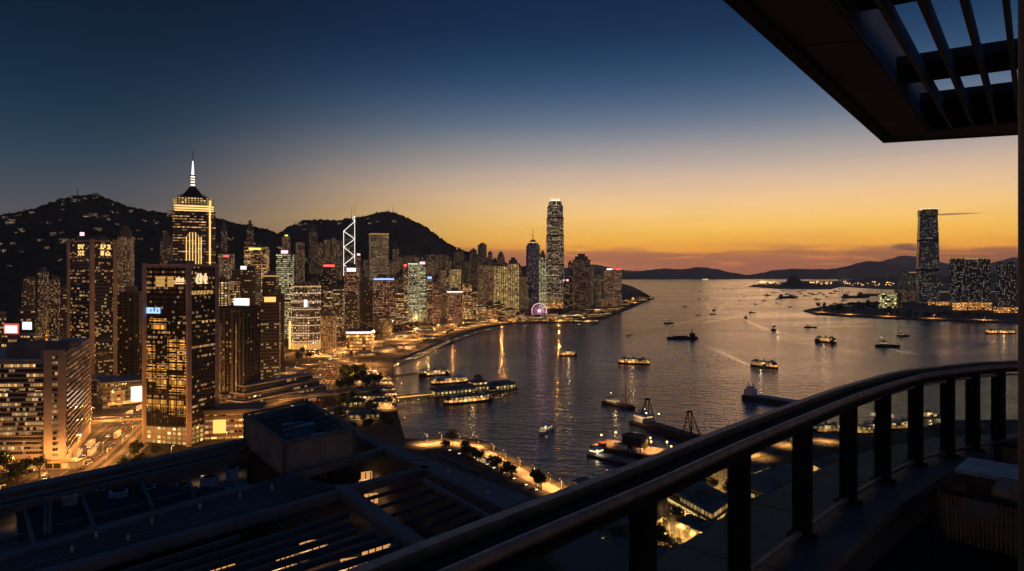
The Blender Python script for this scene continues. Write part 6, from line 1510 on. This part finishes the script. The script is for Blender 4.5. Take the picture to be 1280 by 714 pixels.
# ledge in slabs with joints, inner strip and outer strip
inn, mid_, out = offset_line(line, -.30), offset_line(line, .05), offset_line(line, .58); gut = offset_line(line, .09)
stepn = 9
mbI = MB(); mbO = MB()
for i in range(0, len(line)-2, stepn):
    j = min(i+stepn+1, len(line)); sh = lambda l: [Vector(l[i])*(.985)+Vector(l[i+1])*.015] + [Vector(p) for p in l[i+1:j-1]] + [Vector(l[j-1])*.9+Vector(l[j-2])*.1]
    strip3(sh(mid_), sh(inn), ZL-.06, ZL, mbI); strip3(sh(out), sh(gut), ZL-.10, ZL-.04, mbO)
tag(mbI.build('ledge', M['stone']), kind='structure'); tag(mbO.build('outer_ledge', M['stone']), kind='structure')
mb = MB(); strip3(offset_line(line, .56), offset_line(line, -.285), ZL-.6, ZL-.07, mb); tag(mb.build('ledge_base', M['roof']), kind='structure')
ZF = E0-2.06
fp_ = [Vector(p) for p in offset_line(line, -.27)]; mb = MB(); mb.face([(p.x,p.y,ZF) for p in reversed(fp_)] + [(-3.4,-2.5,ZF),(9.4,-2.5,ZF)][::1]); 
tag(mb.build('terrace_floor', M['floor']), kind='structure')
mb = MB(); 
for k in range(-30, 60):
    a = Vector((.15*k*1.0-2, -2.5)); d_ = Vector((.35,.94)); p = a; q = a+d_*12
    # board joints, kept inside the floor
    pts_ = [p+d_*(s*.25) for s in range(48)]
    okp = [c for c in pts_ if inside((c.x,c.y), [(v.x,v.y) for v in fp_]+[(9.4,-2.5),(-3.4,-2.5)])]
    if len(okp) > 1: mb.beam((okp[0].x,okp[0].y,ZF+.004), (okp[-1].x,okp[-1].y,ZF+.004), .008, .003)
if mb.f: tag(mb.build('floor_joints', M['roof']), kind='structure')
# building body below the terrace
bd = [(p.x,p.y) for p in [Vector(q) for q in offset_line(line, .45)][::6]]; bd = ccw(bd+[(12,5),(12,-12),(-6,-12)])
bb = empty('terrace_building', (0,0,3), 0, 'building that carries the dark terrace with the curved railing', 'building'); MB().prism(bd, 0, E0-2.46-3).build('wall', [FM['dark']], bb)
# railing
rl = empty('railing', (0,0,0), 0, 'curved terrace railing with black flat posts, glass panels and bronze handrail', 'railing')
mb = MB(); strip3(offset_line(line, .168), offset_line(line, .118), E0-.985, E0-.93, mb); mb.build('cap_rail', M['rail'], rl)
mb = MB(); strip3(offset_line(line, .117), offset_line(line, .0), E0-1.0, E0-.972, mb); mb.build('cap_channel', M['post'], rl)
mb = MB(); strip3(offset_line(line, .165), offset_line(line, .135), E0-1.01, E0-.986, mb); mb.build('cap_edge', M['capm'], rl)
MB().tube([(p[0],p[1],E0-.955) for p in offset_line(line, -.052)], .025, 14).build('handrail', M['rail'], rl)
mb = MB(); strip3(offset_line(line, -.01), offset_line(line, -.10), E0-1.005, E0-.99, mb); mb.build('under_rail', M['post'], rl)
for i, (x, y) in enumerate(posts):
    a = posts[max(i-1,0)]; c = posts[min(i+1,len(posts)-1)]; ang_ = math.atan2(c[1]-a[1], c[0]-a[0])
    p = MB().box((x,y,(E0-1.0+ZL)/2),(.045,.12,(E0-1.0)-ZL), ang_).build('post', M['post'], rl)
    MB().box((x,y,ZL+.012),(.11,.17,.02), ang_).build('foot_plate', M['post'], p)
    for z in (.2,.6):
        for s in (-1,1): MB().box((x+math.cos(ang_)*.045*s, y+math.sin(ang_)*.045*s, ZL+z),(.05,.035,.05), ang_).build('glass_clip', M['post'], p)
allp = posts + [(5.9,7.02)]
for i in range(len(allp)-1):
    a, c = Vector(allp[i]), Vector(allp[i+1]); d_ = (c-a).normalized(); a2_ = a+d_*.05; c2_ = c-d_*.05; n_ = Vector((-d_.y,d_.x))*.005
    MB().prism(ccw([tuple(a2_-n_),tuple(c2_-n_),tuple(c2_+n_),tuple(a2_+n_)]), ZL+.05, E0-1.05).build('glass_panel', gl, rl)
    mb = MB(); mb.beam((a2_.x,a2_.y,E0-1.035),(c2_.x,c2_.y,E0-1.035),.03,.022); mb.build('top_channel', M['rail'], rl)
    mb = MB(); mb.beam((a2_.x,a2_.y,ZL+.055),(c2_.x,c2_.y,ZL+.055),.03,.03); mb.build('bottom_channel', M['rail'], rl)
# roof canopy
cn = empty('roof_canopy', (0,0,0), 0, 'dark roof canopy with soffit panels and slanted louvres open to the sky', 'roof'); ZS = E0+1.6
El = lambda y: Vector((1.24+(y-3.9)*3.29/4.24, y)); Ol = lambda y: Vector((1.85+(y-3.9)*2.89/3.68, y))
inset = Vector((.10,-.02)); joints = [-2.0,-.9,.2,1.25,2.4,3.55,4.72,5.93,7.03]
def quad(mb, pts, z0, z1): mb.prism(ccw([tuple(p) for p in pts]), z0, z1)
perp = Vector((.96,-.28))
for i in range(len(joints)-1):
    y0, y1 = joints[i]+.012, joints[i+1]-.012; A, B = El(y0)+inset, El(y1)+inset
    def opp(p):   # go along perp until the opening line
        best = None
        for k in range(400):
            q = p+perp*(k*.005)
            if q.x >= Ol(q.y).x: return q
        return q
    mb = MB(); quad(mb, [A, opp(A), opp(B), B], ZS, ZS+.04); mb.build('soffit_panel', M['soffit'], cn)
A = El(7.042)+inset; mb = MB(); quad(mb, [A, opp(A), Vector((4.72,7.56)), Vector((4.60,8.02))], ZS, ZS+.04); mb.build('soffit_panel', M['soffit'], cn)
mb = MB(); quad(mb, [Vector((4.62,8.01)), Vector((4.75,7.56)), Vector((5.37,7.14)), Vector((9.5,4.4)), Vector((9.5,6.2)), Vector((5.75,7.60))][:6], ZS, ZS+.04); mb.build('soffit_panel', M['soffit'], cn)
mb = MB(); quad(mb, [El(-2.2), El(-2.2)+Vector((.09,-.02)), Vector((4.59,8.04)), Vector((4.53,8.14))], ZS-.01, ZS+.235); mb.build('fascia', M['roofdark'], cn)
mb = MB(); quad(mb, [Vector((4.53,8.14)), Vector((4.60,8.035)), Vector((9.5,6.23)), Vector((9.5,6.33))], ZS-.01, ZS+.235); mb.build('fascia', M['roofdark'], cn)
mb = MB(); quad(mb, [El(-2.2)+Vector((.05,0)), Ol(-2.2), Ol(7.58), Vector((4.55,8.1))], ZS+.045, ZS+.22); mb.build('roof_slab', M['roof'], cn)
mb = MB(); quad(mb, [Vector((4.56,8.08)), Vector((4.74,7.58)), Vector((9.5,4.42)), Vector((9.5,6.28))], ZS+.045, ZS+.22); mb.build('roof_slab', M['roof'], cn)
mb = MB(); quad(mb, [Ol(-2.2), Ol(7.58), Ol(7.58)+Vector((.03,0)), Ol(-2.2)+Vector((.03,0))], ZS+.005, ZS+.62); mb.build('recess_side', M['fin'], cn)
acr = Vector((.84,-.54))
for (y0, y1) in ((3.3,4.50),(5.66,6.2),(6.80,7.55),(.9,1.6)):
    A, B = Ol(y0), Ol(y1); mb = MB(); quad(mb, [A, A+acr*7, B+acr*7, B], ZS+.16, ZS+.235); mb.build('cross_beam', M['roof'], cn)
od = Vector((2.89,3.68)).normalized(); pn = Vector((od.y,-od.x))
for k in range(1, 26):
    A = Ol(0)+pn*(.03+.20*k); mb = MB(); l0, l1 = .5, 9.4
    a = A+od*l0; 
    # far end stops at the far recess wall
    far_e = Vector((4.74,7.58)); fd = Vector((9.5,4.42))-far_e; den = od.x*fd.y-od.y*fd.x; tt = ((far_e.x-A.x)*fd.y-(far_e.y-A.y)*fd.x)/den; e_ = A+od*(tt-.03)
    t0, t1 = Vector((-.035*pn.x,-.035*pn.y)), pn*.035
    v = lambda p, o, z: (p.x+o.x, p.y+o.y, z); th = pn*.03
    q = [v(a,t0,ZS+.02),v(a,t0+th,ZS+.02),v(a,t0+th,ZS+.15),v(a,t0,ZS+.15)]; q2 = [v(e_,t0,ZS+.02),v(e_,t0+th,ZS+.02),v(e_,t0+th,ZS+.15),v(e_,t0,ZS+.15)]
    mb.face(list(reversed(q))); mb.face(q2)
    for m_ in range(4): mb.face([q[m_],q[(m_+1)%4],q2[(m_+1)%4],q2[m_]])
    mb.build('louvre', M['fin'], cn)
# column
co = empty('column', (1.83,2.0,ZF), 0, 'round dark column at the right edge of the terrace', 'column'); MB().bar((0,0,0),(0,0,E0+1.6-ZF),.25,.25,40).build('shaft', M['cold'], co); MB().bar((0,0,0),(0,0,.06),.28,.28,40).build('base_ring', M['post'], co)
# furniture
def armchair(cx, cy_, rz, label, group=None):
    r = empty('armchair', (cx,cy_,ZF), rz, label, 'armchair')      # opens towards +x
    W2, D2, hb = .35, .33, .52
    MB().box((0,0,.20),(.64,.66,.05)).build('seat_frame', M['frame'], r)
    for sx in (-1,1):
        for sy in (-1,1): MB().bar((sx*D2,sy*W2,0),(sx*D2,sy*W2,hb if sx < 0 else hb-.06),.017,.017,8).build('leg', M['frame'], r)
    arc = [(D2,-W2)]+[(-D2+.10-.10*math.cos(a), -W2+.10-.10*math.sin(a)) if False else None for a in ()] 
    path = [(D2,-W2,hb-.06),(0,-W2-.005,hb-.03),(-D2+.06,-W2,hb),(-D2,-W2+.06,hb),(-D2-.01,0,hb+.01),(-D2,W2-.06,hb),(-D2+.06,W2,hb),(0,W2+.005,hb-.03),(D2,W2,hb-.06)]
    MB().tube(path, .020, 8).build('arm_rail', M['frame'], r)
    sl = MB(); n = 72
    tot = [0]
    for a, c in zip(path, path[1:]): tot.append(tot[-1]+math.dist(a, c))
    for k in range(n+1):
        s = tot[-1]*k/n; i = max(j for j in range(len(tot)-1) if tot[j] <= s+1e-9); f = (s-tot[i])/(tot[i+1]-tot[i]); a, c = Vector(path[i]), Vector(path[i+1]); p = a+(c-a)*f
        sl.bar((p.x,p.y,p.z),(p.x*.96,p.y*.96,.19),.0085,.0085,5)
    sl.build('rope_weave', M['rope'], r)
    def cushion(nm, c, size):
        o = MB().box((0,0,0), size).build(nm, M['cush'], r); o.location = c
        bv = o.modifiers.new('bevel', 'BEVEL'); bv.width = min(size)*.42; bv.segments = 4
        for p in o.data.polygons: p.use_smooth = True
        return o
    cushion('seat_cushion', (.02,0,.29), (.60,.62,.14)); c_ = cushion('back_cushion', (-.15,-.17,.46), (.17,.36,.34)); c_.rotation_euler = (0,-.34,0)
    return r
armchair(3.50,4.72, math.radians(39), 'nearer woven rope armchair with thick cushions, beside the larger table')
armchair(4.86,5.98, math.radians(39), 'farther woven armchair behind the pale table, by the curved railing')
def table(cx, cy_, rz, w_, d_, label, h_=.46):
    r = empty('low_table', (cx,cy_,ZF), rz, label, 'table'); MB().box((0,0,h_-.015),(w_,d_,.03)).build('table_top', M['ttop'], r)
    sl = MB(); 
    for k in range(18):
        x = -w_*.42+w_*.84*k/17
        for s in (-1,1): sl.bar((x,s*d_*.42,.04),(x,s*d_*.42,h_-.03),.008,.008,5)
    for k in range(12):
        y = -d_*.42+d_*.84*k/11
        for s in (-1,1): sl.bar((s*w_*.42,y,.04),(s*w_*.42,y,h_-.03),.008,.008,5)
    sl.build('rope_base', M['rope'], r); MB().box((0,0,.03),(w_*.88,d_*.88,.03)).build('foot_frame', M['frame'], r)
    return r
table(4.02,5.42, math.radians(-45), .62, .50, 'larger low table with a pale top between the two armchairs')
table(5.22,6.46, math.radians(-35), .50, .42, 'smaller pale topped low table at the far end of the terrace')
r = empty('tea_light', (5.02,6.50,ZF+.46), 0, 'small glass tea light on the smaller table', 'candle'); MB().bar((0,0,0),(0,0,.07),.03,.035,12).build('glass_cup', gl, r); MB().bar((0,0,.01),(0,0,.03),.02,.02,10).build('candle', E['warm'], r)

# ================================================================== HAZE
hm = bpy.data.materials.new('haze air'); hm.use_nodes = True; t = hm.node_tree; t.nodes.clear(); vo = t.nodes.new('ShaderNodeVolumePrincipled'); vo.inputs['Color'].default_value = (.66,.70,.84,1)
vo.inputs['Density'].default_value = 4.2e-5; vo.inputs['Anisotropy'].default_value = .45; mo = t.nodes.new('ShaderNodeOutputMaterial'); t.links.new(vo.outputs[0], mo.inputs['Volume'])
USE_HAZE = True
if USE_HAZE:
    mb = MB(); mb.box((0, 15000, 600), (64000, 34200, 1204)); tag(mb.build('haze', hm), 'thin evening haze over the harbour', 'haze', kind='stuff')
